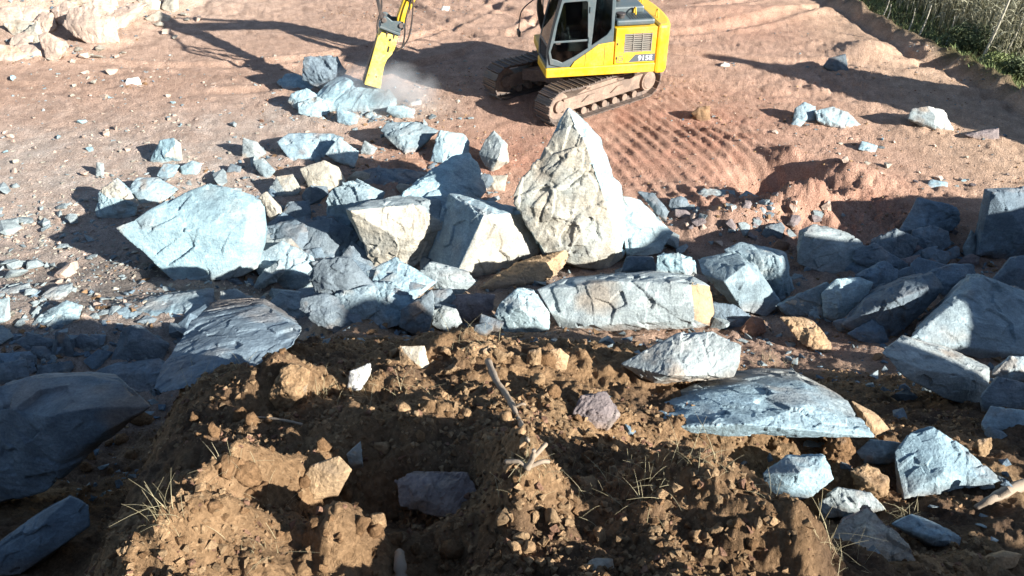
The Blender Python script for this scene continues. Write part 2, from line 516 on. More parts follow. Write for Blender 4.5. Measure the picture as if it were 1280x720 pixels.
def R(label, pts, kind='blue', w=None, tilt=.5, thick=None, front=None, Y=None, dY=0.0, cat='rock', name='rock',
      rough=1.0, group=None, seed=None, sink=.12, mat=None, bulge=.16, base=None, more=()):
    """pts: silhouette pixels, each (px, py) or (px, py, dy): dy metres further away than the foot of the rock"""
    seed = len(PENDING) * 7 + 3 if seed is None else seed
    rr = random.Random(seed)
    gpx = base[1] if base else None
    base = max(pts, key=lambda p: p[1])
    if Y is None:
        bx = sum(p[0] for p in pts) / len(pts)
        hit = ground_hit(min(max(bx, -60), 1340) * .5 + base[0] * .5, gpx or base[1])
        Y = hit[1]
    Y += dY
    d0 = ray(base[0], base[1]); depth = Y / d0[1]
    sc = depth / FPX
    wid = (max(p[0] for p in pts) - min(p[0] for p in pts)) * sc
    hei = (max(p[1] for p in pts) - min(p[1] for p in pts)) * sc
    size = math.sqrt(max(wid * hei, 1e-4))
    th = thick if thick is not None else .62 * size
    def place(p):
        dy = p[2] if len(p) > 2 else tilt * (base[1] - p[1]) * sc
        d = ray(p[0], p[1]); t = (Y + dy) / d[1]
        return CAM + d * t
    bm = bmesh.new()
    PL = []
    org = None
    for hk, (hp, hf) in enumerate([(pts, front)] + list(more)):
        P = np.array([place(p) for p in hp])
        c = P.mean(0)
        back = c + (P - c) * .82
        dirv = (back - CAM); dirv /= np.linalg.norm(dirv, axis=1)[:, None]
        dirv = dirv * .75 + np.array([0, .25, 0])
        back2 = back + dirv * th * .8
        inner = (c + (P - c) * .5); iv = inner - CAM; iv /= np.linalg.norm(iv, axis=1)[:, None]
        back3 = inner + (iv * .7 + np.array([0, .3, 0])) * th * 1.15
        sets = [P, back2, back3]
        if hk == 0:
            low = P[P[:, 2] < P[:, 2].min() + .2 * (np.ptp(P[:, 2]) + 1e-6)].copy()
            low = c * [.12, .12, 0] + low * [.88, .88, 1]
            low[:, 2] -= sink * size + .03
            low[:, 1] += .25 * th
            sets.append(low)
        fr = []
        if hf is None:
            for k in range(3):
                q = c * .25 + .75 * (P[rr.randrange(len(P))] * .55 + c * .45) if k else c + (P[rr.randrange(len(P))] - c) * .25
                v = CAM - q; v /= np.linalg.norm(v)
                fr.append(q + v * bulge * size * rr.uniform(.5, 1.1))
        else:
            fr = [place(p) for p in hf]
        if fr: sets.append(np.array(fr))
        allp = np.concatenate(sets)
        if org is None: org = np.array([c[0], c[1] + .3 * th, P[:, 2].min()])
        b1 = bmesh.new()
        for v in allp - org: b1.verts.new(v)
        bmesh.ops.convex_hull(b1, input=b1.verts[:])
        bmesh.ops.delete(b1, geom=[v for v in b1.verts if not v.link_faces], context='VERTS')
        bmesh.ops.recalc_face_normals(b1, faces=b1.faces[:])
        b1.normal_update()
        N = np.array([f.normal[:] for f in b1.faces]); D = np.array([f.normal.dot(f.verts[0].co) for f in b1.faces])
        mid = (allp - org).mean(0)
        if (N @ mid - D).mean() > 0: N, D = -N, -D
        PL.append((N, D))
        tm = bpy.data.meshes.new('t'); b1.to_mesh(tm); b1.free(); bm.from_mesh(tm); bpy.data.meshes.remove(tm)
    me = bpy.data.meshes.new('tmp'); bm.to_mesh(me); bm.free()
    o = bpy.data.objects.new(name, me)
    COL.objects.link(o)
    o.location = org
    vox = max(sc * 1.25 * .9, size / 105, .004)
    md = o.modifiers.new('r', 'REMESH'); md.mode = 'VOXEL'; md.voxel_size = vox
    PENDING.append(dict(o=o, PL=PL, kind=kind, w=w, size=size, seed=seed, rough=rough, vox=vox, mat=mat or M_STONE))
    FEET.append((org[0], org[1] - .1 * th, .55 * wid + .05, min(.10 * size, .09) if Y > 8 else (.02 if Y > 3 else .0)))
    tag(o, label, cat, group)
    return o

def finish_rocks():
    bpy.context.view_layer.update()
    dg = bpy.context.evaluated_depsgraph_get()
    for s in PENDING:
        o = s['o']
        me = bpy.data.meshes.new_from_object(o.evaluated_get(dg))
        old = o.data
        o.modifiers.clear()
        o.data = me
        bpy.data.meshes.remove(old)
        shape_rock(me, np.array(o.location), s)
        me.materials.clear(); me.materials.append(s['mat'])
        me.name = o.name

def shape_rock(me, org, s):
    n = len(me.vertices)
    V = np.empty(n * 3, np.float32); me.vertices.foreach_get('co', V); V = V.reshape(-1, 3).astype(float)
    Nv = np.empty(n * 3, np.float32); me.vertex_normals.foreach_get('vector', Nv); Nv = Nv.reshape(-1, 3).astype(float)
    size, sd = s['size'], s['seed']
    own = np.full(n, 1e9); edge = np.zeros(n); fn = np.zeros((n, 3))
    for Nn, Dd in s['PL']:
        dist = V @ Nn.T - Dd[None]
        o2 = np.sort(dist, 1)[:, -2:]
        m = o2[:, 1] < own
        own = np.where(m, o2[:, 1], own)
        edge = np.where(m, np.exp(-((o2[:, 1] - o2[:, 0]) / (.05 * size))), edge)
        fn = np.where(m[:, None], Nn[np.argmax(dist, 1)], fn)
    qv = V / size
    wf = np.zeros(n)
    wc = np.array(PAL['cream'])
    if s['w'] is not None:
        dirs = s['w'][0] if isinstance(s['w'][0][0], (tuple, list)) else [s['w'][0]]
        thr = s['w'][2] if len(s['w']) > 2 else .6
        for dv in dirs:
            dv = np.array(dv, float); dv /= np.linalg.norm(dv)
            wf = np.maximum(wf, (fn @ dv > thr) * 1.0)
        wc = np.array(PAL[s['w'][1]])
    q = V / size + sd * 3.17
    a = s['rough'] * (1 + .35 * wf)
    # one bedding direction per rock: breaks are longer along it
    rg = np.random.default_rng(sd)
    ax = rg.normal(size=3); ax /= np.linalg.norm(ax)
    qs = q + .9 * (q @ ax)[:, None] * ax[None]
    b1 = fbm3(q * 1.5, 3, sd)
    b2 = fbm3(q * 3.2 + 7, 4, sd + 5)
    wq = qs + .04 * np.stack([fbm3(q * 4, 2, sd + 21), fbm3(q * 4 + 9, 2, sd + 22), fbm3(q * 4 + 19, 2, sd + 23)], -1)
    f1 = facets3(wq * 2.3, sd + 31)
    f2 = facets3(wq * 5.5 + 3, sd + 32)
    f3 = facets3(wq * 13 + 5, sd + 33)
    lay = (q @ np.array([.35, .3, .9])) * 4.2 + 1.3 * b1
    lay = np.abs(lay - np.round(lay))
    crack = np.exp(-lay / .03) * np.clip(b2 * 3 - .1, 0, 1)
    soft = s.get('soft', 0)
    patch = np.clip(.4 + 2.2 * fbm3(q * 1.3 + 60, 3, sd + 41), .03, 1.5)      # smooth cleaved areas beside broken ones
    d = size * (.014 * b1 * s['rough'] + patch * a * (.034 * f1 + .014 * f2 + .006 * f3) + .006 * a * fbm3(q * 11, 4, sd + 9, .6) - .007 * s['rough'] * crack)
    if s['mat'] is M_SOIL:
        d = size * (.10 * b1 + .07 * b2 + .035 * fbm3(q * 8, 4, sd + 9, .6) + .03 * f2)
    d -= size * .024 * edge * np.clip(.1 + 1.7 * facets3(wq * 4 + 11, sd + 2), 0, 1.6)
    V2 = V + Nv * d[:, None]
    me.vertices.foreach_set('co', V2.astype(np.float32).ravel())
    me.update()
    me.polygons.foreach_set('use_smooth', np.ones(len(me.polygons), bool))
    C = np.repeat(np.array(PAL[s['kind']])[None], n, 0)
    rr = random.Random(sd + 1)
    C = C * (1 + rr.uniform(-.12, .12))
    if s['kind'] in ('blue', 'pale', 'navy', 'grey'):
        gm = rr.uniform(0, .4); lum = C[0].mean()
        C = C * (1 - gm) + np.array((1.0, 1.02, .96)) * lum * gm
        vein = np.exp(-np.abs(fbm3(qv * 1.2 + 200, 3, sd + 61)) / .018) * .35 * (rr.random() < .5)
        C = C * (1 + vein)[:, None]
    C = C * (1 + .22 * fbm3(q * 1.1 + 50, 3, sd + 3))[:, None]
    wsel = np.clip(wf + .0 + np.clip(fbm3(q * 1.7 + 80, 4, sd + 4) * 2.2 - .9, 0, .15 if s['kind'] in ('dark', 'navy', 'brown', 'rust') else .5), 0, 1)
    wsel *= np.clip(.9 + .5 * fbm3(q * 5 + 9, 3, sd + 6), 0, 1)
    C = C * (1 - wsel[:, None]) + wc[None] * (1 + .2 * b2)[:, None] * wsel[:, None]
    fe = .35 * edge * np.clip(fbm3(q * 6, 3, sd + 8) + .4, 0, 1)
    C = C * (1 + fe)[:, None]
    rust = np.clip(fbm3(q * 1.4 + 120, 4, sd + 13) * 2.6 - 1.0, 0, .5)
    C = C * (1 - rust[:, None]) + np.array((.30, .19, .11))[None] * rust[:, None]
    up = np.clip((Nv[:, 2] - .55) * 2.2, 0, 1) * np.clip(fbm3(q * 2.2 + 300, 4, sd + 71) * 2.4 - .1, 0, 1) * .4
    C = C * (1 - up[:, None]) + np.array((.34, .265, .21))[None] * up[:, None]
    low = np.clip(1 - (V[:, 2]) / (.14 * size + .02) + .7 * b2, 0, 1) * .55
    k = np.where(low > .01)[0]
    if len(k):
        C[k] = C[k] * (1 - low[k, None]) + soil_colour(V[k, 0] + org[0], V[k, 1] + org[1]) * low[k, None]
    set_col(me, C)

CAMF = (0, -1, .3)
# ---- rock being broken under the hammer
R('pale blue boulder being broken under the hydraulic hammer', [(385,134,0),(398,113,.5),(416,98,.9),(430,91,1.0),(447,100,.8),(467,108,.5),(487,118,.3),(490,137,0),(463,143,0),(430,139,0),(400,139,0)], 'pale', tilt=1.0, cat='boulder', name='boulder', front=[(432,100,.55),(448,120,.15),(405,126,.05)])
R('upright angular slab standing just behind the hammered boulder', [(377,100),(378,70),(399,74),(417,78),(421,70),(434,88),(424,103),(400,110)], 'navy', tilt=.2, base=(0,125))  # navy puts the boom's shadow into this slab's colour
R('flat pale slab lying at the foot of the upright angular slab', [(345,103),(357,91),(370,92),(394,103),(392,112),(377,117),(357,113)], 'pale', tilt=1.3)
R('small shattered blue block under the hammer tip', [(470,136),(474,118),(486,112),(497,124),(494,139),(480,143)], 'pale', tilt=.7)
R('lone white stone on red soil beside the hammered boulder', [(508,132),(513,127),(527,125),(527,132),(517,134)], 'white', tilt=1.1)
R('lone white stone at the far edge of the quarry floor above the hammer', [(550,13),(553,7),(563,8),(560,15)], 'white', tilt=1)
# ---- back row of the pile
R('blue rock with a rusty red foot in the back row of the pile', [(345,177),(360,167),(373,166),(400,170),(417,167),(430,173),(408,195),(387,200),(373,207),(362,200),(355,188)], 'blue', w=((0,-1,-.25),'rust',.75), tilt=1.0)
R('bright wedge of rock leaning beside the rusty footed rock', [(406,193),(423,171),(449,190),(444,210),(420,202)], 'pale', tilt=.6, base=(0,214))
R('small grey chip between the bright wedge and the tall blue slab', [(450,190),(455,175),(472,185),(463,196)], 'grey', tilt=.6)
R('broad blue slab tilted up in the back row of the pile', [(474,163),(483,153),(520,152),(550,163),(535,167),(522,182),(510,197),(490,180)], 'blue', tilt=.75, front=[(500,170,.2),(525,165,.35)], cat='boulder', name='boulder')
R('pale block with cream foot propped against the broad blue slab', [(536,203),(548,163),(580,167),(588,177),(587,197),(560,207)], 'pale', w=((0,-1,-.2),'cream',.7), tilt=.55, front=[(556,166,.35),(555,204,-.1)])
R('dark pointed grey rock standing behind the pile near red tracks', [(598,193),(607,173),(617,162),(635,180),(637,203),(613,217)], 'grey', w=((.6,-.5,-.3),'cream',.7), tilt=.45, front=[(628,182,.1),(622,200,-.1)])
R('rough cream stone between the pointed grey rock and the big blue slab', [(607,238),(612,219),(635,219),(631,240)], 'cream', tilt=.7, rough=1.6)
R('low dark slab lying flat below the bright wedge', [(440,216),(470,210),(525,214),(560,222),(540,236),(490,238),(450,228)], 'dark', tilt=1.4)
R('reddish block half buried behind the dark flat slab', [(486,206),(500,198),(530,200),(538,212),(510,218),(490,214)], 'rust', tilt=1.1)
# ---- left row
R('pale rounded boulder behind the large light blue boulder', [(118,264),(125,239),(146,222),(160,237),(172,254),(169,270),(142,277),(121,272)], 'pale', w=((.3,-.3,1),'cream',.75), tilt=.5, cat='boulder', name='boulder')
R('pale blue rock hidden in part by the large light blue boulder', [(160,235),(171,222),(196,222),(224,237),(208,250),(179,260)], 'blue', tilt=.9)
R('split grey rock with a cream face on the pale gravel', [(186,202),(200,175),(217,172),(226,179),(227,200),(200,205)], 'pale', w=((.8,-.5,.2),'cream',.6), tilt=.5, front=[(205,195,-.05),(220,180,.1)])
R('small blue block in front of the split grey rock', [(195,220),(204,204),(225,206),(221,216),(208,227)], 'blue', tilt=.6)
R('small pale block beside the small blue block', [(225,208),(240,200),(253,204),(246,222),(227,222)], 'pale', tilt=.6)
R('thin upright grey chip alone on the pale gravel', [(119,222),(120,202),(130,204),(129,220)], 'grey', tilt=.3)
R('triangular grey rock pointing up on the reddish floor', [(302,197),(303,172),(321,177),(335,192),(317,200)], 'grey', tilt=.45)
R('dark cube shaped stone below the triangular grey rock', [(282,216),(287,204),(302,208),(300,218)], 'dark', tilt=.5)
R('blue flake leaning beside the dark cube shaped stone', [(315,202),(329,197),(345,214),(333,225),(321,214)], 'blue', tilt=.6)
R('rounded grey rock with pale top in the middle of the left row', [(332,242),(345,221),(366,217),(378,238),(362,250),(337,248)], 'grey', w=((.2,-.2,1),'cream',.8), tilt=.6)
R('whitish rock half in shadow behind the dark gap', [(374,211),(405,200),(424,209),(432,225),(420,242),(387,240)], 'cream', tilt=.55)
R('cream sided rock leaning on the large light blue boulder', [(323,245),(333,239),(352,260),(355,275),(342,285),(333,268)], 'cream', tilt=.5)
R('dark blue slab lying in the shadow behind the large light blue boulder', [(342,289),(358,252),(387,250),(390,272),(362,285)], 'dark', tilt=.9)
R('large light blue boulder with a flat face and tapered foot', [(143,285,.35),(170,272,.5),(200,257,.75),(235,238,.95),(262,229,1.05),(300,238,1.0),(330,250,1.0),(336,290,.7),(322,335,.4),(303,345,.2),(285,349,.12),(262,346,.08),(222,356,0)], 'pale', thick=1.1, cat='boulder', name='boulder', front=[(306,300,.28),(312,256,.7),(240,290,.3)], rough=.3, sink=.05)
# ---- centre of the pile
R('tall blue boulder in the pile behind the brown faced block', [(405,252),(414,234),(441,225),(482,240),(470,270),(445,290),(420,307),(410,286)], 'blue', tilt=.5, cat='boulder', name='boulder')
R('long blue slab running up the middle of the pile', [(490,262,.1),(503,241,.45),(553,214,1.0),(566,194,1.5),(587,191,1.7),(598,203,1.6),(609,238,1.0),(590,262,.3),(560,272,0),(530,276,0)], 'pale', thick=.8, cat='boulder', name='boulder', front=[(575,225,.95)], base=(0,322))
R('big block with brown cream face and blue top in the pile', [(431,261,.15),(457,252,.5),(503,242,.9),(556,248,.9),(562,284,.3),(548,310,.2),(522,338,.1),(491,346,0),(466,332,.05),(447,294,.1)], 'grey', w=((-.15,-1,.1),'cream',.62), thick=.9, cat='boulder', name='boulder', front=[(437,263,.0),(500,300,-.1),(520,255,.35)], rough=.8)
R('large block with pale right face and blue top in the pile', [(518,336,.8),(535,300,.85),(551,262,.9),(560,242,.95),(587,244,1.0),(641,258,1.0),(669,266,.8),(677,315,.55),(632,338,.2),(593,350,.0),(566,342,-.05)], 'blue', w=((.5,-.8,.1),'cream',.72), thick=.9, cat='boulder', name='boulder', front=[(605,268,.1),(555,279,.8),(572,340,-.2),(593,305,-.05)], rough=.6)
R('small blue grey rock wedged under the pale faced block', [(520,348),(537,327),(560,336),(587,340),(595,352),(570,373),(541,361)], 'grey', tilt=.5)
R('tall pointed cream boulder standing highest in the pile', [(640,249,.25),(652,222,.4),(672,200,.5),(760,205,.75),(776,228,.7),(785,287,.4),(780,322,.2),(754,342,0),(725,334,0),(704,310,.05),(679,318,.1),(671,287,.2),(668,266,.25),(650,258,.3)], 'pale', w=((-.25,-1,.1),'cream',.55), thick=1.0, cat='boulder', name='boulder', front=[(742,205,.28),(757,245,.2),(768,290,.08),(690,262,.1),(738,316,-.04)], rough=.42,
  more=[([(668,215,.42),(690,182,.55),(702,146,.75),(710,134,.85),(722,143,.9),(752,172,.95),(765,212,.8),(768,238,.7),(690,240,.3)], [(716,146,.66),(731,175,.45),(744,212,.27),(692,215,.3)])])
R('light blue rock at the foot of the pointed cream boulder', [(766,241,.5),(800,249,.55),(842,291,.3),(828,316,.05),(808,321,0),(783,319,0)], 'pale', thick=.6, base=(0,334), front=[(800,285,.2)], rough=.8)
R('dark stone lying on top of the light blue rock near red earth', [(796,239),(817,241),(837,264),(833,276),(821,268)], 'dark', tilt=.7, base=(0,312))
R('rust brown slab lying under the pointed cream boulder', [(599,359,0),(641,332,.5),(707,311,.9),(712,322,.8),(700,340,.4),(687,350,.2),(612,366,0)], 'ochre', thick=.5, rough=1.2)
R('long grey block lying across the front of the pile', [(671,362,.35),(700,349,.6),(800,341,.6),(817,339,.6),(867,345,.5),(889,357,.35),(893,391,.15),(887,408,.05),(867,409,-.05),(800,412,-.05),(704,418,0),(687,390,.1)], 'grey', w=((1,-.25,.1),'ochre',.72), thick=.8, cat='boulder', name='boulder', front=[(866,352,.1),(868,400,-.1),(762,352,.22),(730,408,-.1)], rough=.5)
R('pale round faced rock against the end of the long grey block', [(617,395,.1),(625,378,.2),(646,360,.35),(668,362,.4),(687,391,.2),(687,412,.05),(662,421,0),(633,420,0)], 'pale', tilt=.4, thick=.5, front=[(650,385,.02),(672,400,-.05)])
R('small bright blue stone set on the long grey block', [(819,343),(821,319),(850,316),(867,324),(871,343)], 'pale', tilt=.4, base=(0,398), rough=1.5)
R('dark blue block behind the long grey block', [(775,340),(783,320),(817,321),(822,343)], 'dark', tilt=.5, base=(0,385))
R('grey topped block with a bright blue front beside the long grey block', [(871,324,.8),(923,313,1.0),(946,332,.7),(978,380,.15),(958,396,0),(929,390,.0),(895,360,.3),(876,342,.5)], 'blue', thick=.7, cat='boulder', name='boulder', front=[(932,330,.35),(905,352,.2)], rough=.75)
R('blue boulder with dark weathered top behind the grey topped block', [(904,312,.6),(925,303,.8),(967,312,.8),(983,316,.8),(993,364,.2),(975,376,.05),(954,356,.2)], 'blue', thick=.7, cat='boulder', name='boulder', front=[(975,322,.3),(948,325,.35)], base=(0,384))
R('bright white blue rock catching the sun at the slope', [(1026,367),(1045,348),(1076,346),(1092,353),(1084,376),(1067,390),(1047,407),(1030,394)], 'pale', tilt=.5)
R('small cream block tucked against the bright white blue rock', [(980,378),(1001,370),(1026,372),(1034,401),(1017,399)], 'cream', tilt=.5)
R('brown tan slab lying in dark soil below the small cream block', [(974,396),(1001,396),(1017,401),(1040,430),(1038,443),(1017,438),(1001,430)], 'tan', tilt=1.0, rough=1.2)
R('shaded blue rock at the end of the long grey block', [(888,378),(917,380),(942,397),(934,415),(892,411)], 'navy', tilt=.5)
R('rusty soil crusted rock below the blue boulder', [(925,412),(940,395),(955,398),(958,415),(940,425)], 'rust', tilt=.6)
# ---- right hand pile
R('grey flat topped boulder against the red earth mound', [(995,328),(999,288),(1017,280),(1059,290),(1074,309),(1097,317),(1101,332),(1063,348),(1038,344),(1005,334)], 'grey', tilt=.8, cat='boulder', name='boulder', front=[(1005,290,.45),(1065,312,.3)])
R('small rounded grey rock at the tip of the flat topped boulder', [(1092,322),(1095,297),(1113,295),(1126,309),(1117,325)], 'grey', tilt=.5)
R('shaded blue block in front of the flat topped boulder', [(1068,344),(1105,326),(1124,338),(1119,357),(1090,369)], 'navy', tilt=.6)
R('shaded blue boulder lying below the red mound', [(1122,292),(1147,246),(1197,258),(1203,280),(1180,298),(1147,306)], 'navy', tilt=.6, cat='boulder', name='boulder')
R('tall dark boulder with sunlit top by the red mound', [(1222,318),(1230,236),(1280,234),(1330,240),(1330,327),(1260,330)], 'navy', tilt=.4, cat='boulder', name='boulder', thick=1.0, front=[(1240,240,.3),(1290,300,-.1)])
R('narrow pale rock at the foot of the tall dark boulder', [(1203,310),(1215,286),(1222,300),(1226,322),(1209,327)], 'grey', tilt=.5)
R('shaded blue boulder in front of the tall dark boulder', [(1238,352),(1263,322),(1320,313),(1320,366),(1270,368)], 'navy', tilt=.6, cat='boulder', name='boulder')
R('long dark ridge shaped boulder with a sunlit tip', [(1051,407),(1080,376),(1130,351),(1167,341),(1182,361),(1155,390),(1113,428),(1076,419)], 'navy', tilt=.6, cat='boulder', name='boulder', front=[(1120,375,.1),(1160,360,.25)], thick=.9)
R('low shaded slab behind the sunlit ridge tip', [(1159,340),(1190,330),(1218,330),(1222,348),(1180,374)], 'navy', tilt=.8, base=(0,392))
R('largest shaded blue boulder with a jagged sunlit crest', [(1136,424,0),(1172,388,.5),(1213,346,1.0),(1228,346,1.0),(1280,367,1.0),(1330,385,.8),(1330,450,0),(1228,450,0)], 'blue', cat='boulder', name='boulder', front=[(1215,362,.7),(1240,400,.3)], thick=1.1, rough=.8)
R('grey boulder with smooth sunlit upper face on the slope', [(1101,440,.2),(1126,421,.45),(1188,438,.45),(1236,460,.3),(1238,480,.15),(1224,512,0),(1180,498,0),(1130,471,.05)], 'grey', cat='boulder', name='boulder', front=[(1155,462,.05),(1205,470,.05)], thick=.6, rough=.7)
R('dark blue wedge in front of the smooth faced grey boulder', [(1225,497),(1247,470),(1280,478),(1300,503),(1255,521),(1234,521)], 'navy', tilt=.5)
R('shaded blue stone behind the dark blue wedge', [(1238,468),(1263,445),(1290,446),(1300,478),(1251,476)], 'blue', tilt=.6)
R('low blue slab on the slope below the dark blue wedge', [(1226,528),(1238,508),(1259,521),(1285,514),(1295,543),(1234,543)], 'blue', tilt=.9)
R('long blue grey rock with a rugged sunlit ridge on the bank', [(762,537,0),(817,510,.25),(867,482,.5),(933,475,.62),(959,469,.65),(1005,472,.6),(1059,499,.4),(1078,530,.15),(1094,547,0),(1059,536,.02),(992,541,-.02),(922,545,-.05),(840,543,0)], 'blue', cat='boulder', name='boulder', front=[(880,492,.28),(960,485,.36),(930,530,-.1),(1010,505,.15),(1030,535,0)], thick=.7, dY=-.22, rough=.42, sink=.08)
R('ochre stained end piece lying against the rugged ridge rock', [(1063,500),(1097,518),(1113,537),(1094,545),(1078,532)], 'ochre', tilt=.7)
R('pyramid shaped grey rock with a sunlit face on the bank', [(775,455),(821,431),(846,418),(892,415),(927,432),(925,453),(917,471),(888,464),(846,477),(817,479)], 'grey', tilt=.8, dY=-.15, cat='boulder', name='boulder', front=[(853,425,.25),(835,470,-.08),(895,440,.15)])
R('four sided blue grey rock on the dark soil of the slope', [(953,592),(984,569),(1022,574),(1031,571),(1043,599),(1017,621),(980,631),(959,621)], 'blue', tilt=.7, front=[(1000,590,.05)])
R('triangular striped blue rock with a bright lower edge', [(1118,565),(1138,541),(1167,533),(1209,562),(1256,602),(1213,611),(1159,617),(1130,623),(1122,590)], 'blue', tilt=.9, cat='boulder', name='boulder', front=[(1180,590,.08)], rough=.7)
R('small blue rock touching the triangular striped rock', [(1070,565),(1088,549),(1126,553),(1126,572),(1113,580),(1080,580)], 'blue', tilt=.7)
R('cream topped stone with a purple lower side', [(1040,672),(1051,649),(1084,633),(1126,670),(1147,704),(1130,714),(1076,705),(1038,690)], 'purple', w=((.1,-.3,1),'cream',.7), tilt=1.0)
R('grey stone under a dirt clod on the slope', [(1022,630),(1047,610),(1088,616),(1109,637),(1080,643),(1026,649)], 'grey', tilt=.7)
R('bright blue shard beside the cream topped stone', [(1113,655),(1138,643),(1172,657),(1203,672),(1201,684),(1167,682)], 'blue', tilt=.7)
R('flat dark purple stone below the four sided rock', [(947,634),(988,630),(1013,649),(1001,665),(963,655)], 'purple', tilt=1.0)
R('grey stone at the bottom edge beyond the lit earth ridge', [(955,722),(985,707),(1012,714),(1015,728),(970,732)], 'grey', tilt=.8)
R('tan rounded stone near the dead branch on the slope', [(1230,697),(1255,689),(1278,693),(1272,708),(1247,716)], 'tan', tilt=.7)
# ---- left foreground, in the bank's shadow
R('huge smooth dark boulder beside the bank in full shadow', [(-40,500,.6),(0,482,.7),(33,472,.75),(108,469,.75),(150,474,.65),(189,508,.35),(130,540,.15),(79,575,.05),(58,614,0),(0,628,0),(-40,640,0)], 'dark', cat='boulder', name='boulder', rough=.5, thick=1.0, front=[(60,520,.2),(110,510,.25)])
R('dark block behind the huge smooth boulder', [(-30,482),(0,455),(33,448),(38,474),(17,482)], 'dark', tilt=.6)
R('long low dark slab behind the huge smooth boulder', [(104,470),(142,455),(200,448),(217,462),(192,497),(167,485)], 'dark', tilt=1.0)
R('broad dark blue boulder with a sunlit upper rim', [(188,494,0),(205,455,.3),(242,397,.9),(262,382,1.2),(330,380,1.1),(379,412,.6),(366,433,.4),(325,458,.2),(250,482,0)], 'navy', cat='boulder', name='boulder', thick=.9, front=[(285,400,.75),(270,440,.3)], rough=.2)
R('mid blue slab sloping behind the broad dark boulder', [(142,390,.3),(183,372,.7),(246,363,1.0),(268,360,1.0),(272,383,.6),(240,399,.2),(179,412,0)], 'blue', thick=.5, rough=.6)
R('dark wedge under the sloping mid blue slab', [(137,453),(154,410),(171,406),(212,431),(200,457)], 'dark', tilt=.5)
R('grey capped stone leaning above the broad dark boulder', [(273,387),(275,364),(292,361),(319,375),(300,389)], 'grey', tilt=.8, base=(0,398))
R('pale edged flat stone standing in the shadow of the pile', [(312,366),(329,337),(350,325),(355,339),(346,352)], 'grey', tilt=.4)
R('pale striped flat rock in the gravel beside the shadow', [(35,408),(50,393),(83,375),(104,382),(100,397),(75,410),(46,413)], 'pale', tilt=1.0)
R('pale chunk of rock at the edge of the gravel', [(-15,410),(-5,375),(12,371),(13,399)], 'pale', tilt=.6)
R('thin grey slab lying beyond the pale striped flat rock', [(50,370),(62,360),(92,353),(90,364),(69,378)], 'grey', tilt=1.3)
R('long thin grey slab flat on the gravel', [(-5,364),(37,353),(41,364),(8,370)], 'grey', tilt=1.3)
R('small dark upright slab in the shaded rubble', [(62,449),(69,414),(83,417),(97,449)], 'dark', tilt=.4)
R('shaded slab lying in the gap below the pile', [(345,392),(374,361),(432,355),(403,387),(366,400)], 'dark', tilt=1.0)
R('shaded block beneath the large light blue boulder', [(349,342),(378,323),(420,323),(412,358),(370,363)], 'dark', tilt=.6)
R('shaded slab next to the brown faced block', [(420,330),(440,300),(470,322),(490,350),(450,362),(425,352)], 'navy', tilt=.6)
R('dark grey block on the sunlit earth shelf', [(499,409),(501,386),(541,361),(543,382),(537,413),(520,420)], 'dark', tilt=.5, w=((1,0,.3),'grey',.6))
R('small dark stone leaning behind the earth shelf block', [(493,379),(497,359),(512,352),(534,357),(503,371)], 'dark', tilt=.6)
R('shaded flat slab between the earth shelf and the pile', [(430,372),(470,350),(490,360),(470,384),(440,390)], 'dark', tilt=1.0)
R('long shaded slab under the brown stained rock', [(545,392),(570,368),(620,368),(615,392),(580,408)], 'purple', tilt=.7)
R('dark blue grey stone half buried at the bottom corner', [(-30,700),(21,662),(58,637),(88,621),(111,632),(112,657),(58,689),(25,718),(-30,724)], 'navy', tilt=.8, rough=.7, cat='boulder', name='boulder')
# ---- stones in the earth of the bank
R('tan upright stone lit by the sun on the bank crest', [(498,464),(499,432),(531,432),(540,467),(516,475)], 'tan', tilt=.35, w=((.5,-.6,.4),'cream',.7))
R('white chip of stone standing beside the tan upright stone', [(432,493),(437,464),(464,453),(464,466),(449,480),(440,498)], 'white', tilt=.35, thick=.06)
R('squarish ochre stone by a small grey stone on the bank', [(378,597),(388,582),(424,570),(440,587),(421,618),(391,625),(382,614)], 'ochre', tilt=.4)
R('small grey stone touching the squarish ochre stone', [(432,568),(451,551),(454,580),(437,584)], 'grey', tilt=.4)
R('grey purple rock half buried in the shaded earth', [(493,601),(512,592),(545,595),(587,592),(604,624),(587,650),(553,646),(499,634)], 'purple', tilt=1.1)
R('round tan stone beside the root on the bank crest', [(682,451),(688,437),(700,435),(712,445),(708,462),(691,466)], 'tan', tilt=.4)
R('grey brown rock in shade beside the root', [(715,518),(725,495),(758,489),(776,520),(758,538),(729,534)], 'purple', tilt=.7)
R('pale rock at the bottom edge on the lit earth', [(725,710),(742,698),(767,699),(770,724),(725,726)], 'cream', tilt=.7)
R('tan pebble in the orange crumbs of the bank', [(538,584),(546,571),(556,576),(556,588),(545,590)], 'tan', tilt=.5)
R('flat tan stone in the orange crumbs of the bank', [(562,579),(568,564),(586,565),(588,579)], 'tan', tilt=.5)
R('white pebble in the orange crumbs above the flat tan stone', [(511,574),(516,566),(523,568),(521,576)], 'white', tilt=.5)
R('white pebble in the orange crumbs beside the root', [(672,557),(677,551),(686,553),(684,559)], 'white', tilt=.5)
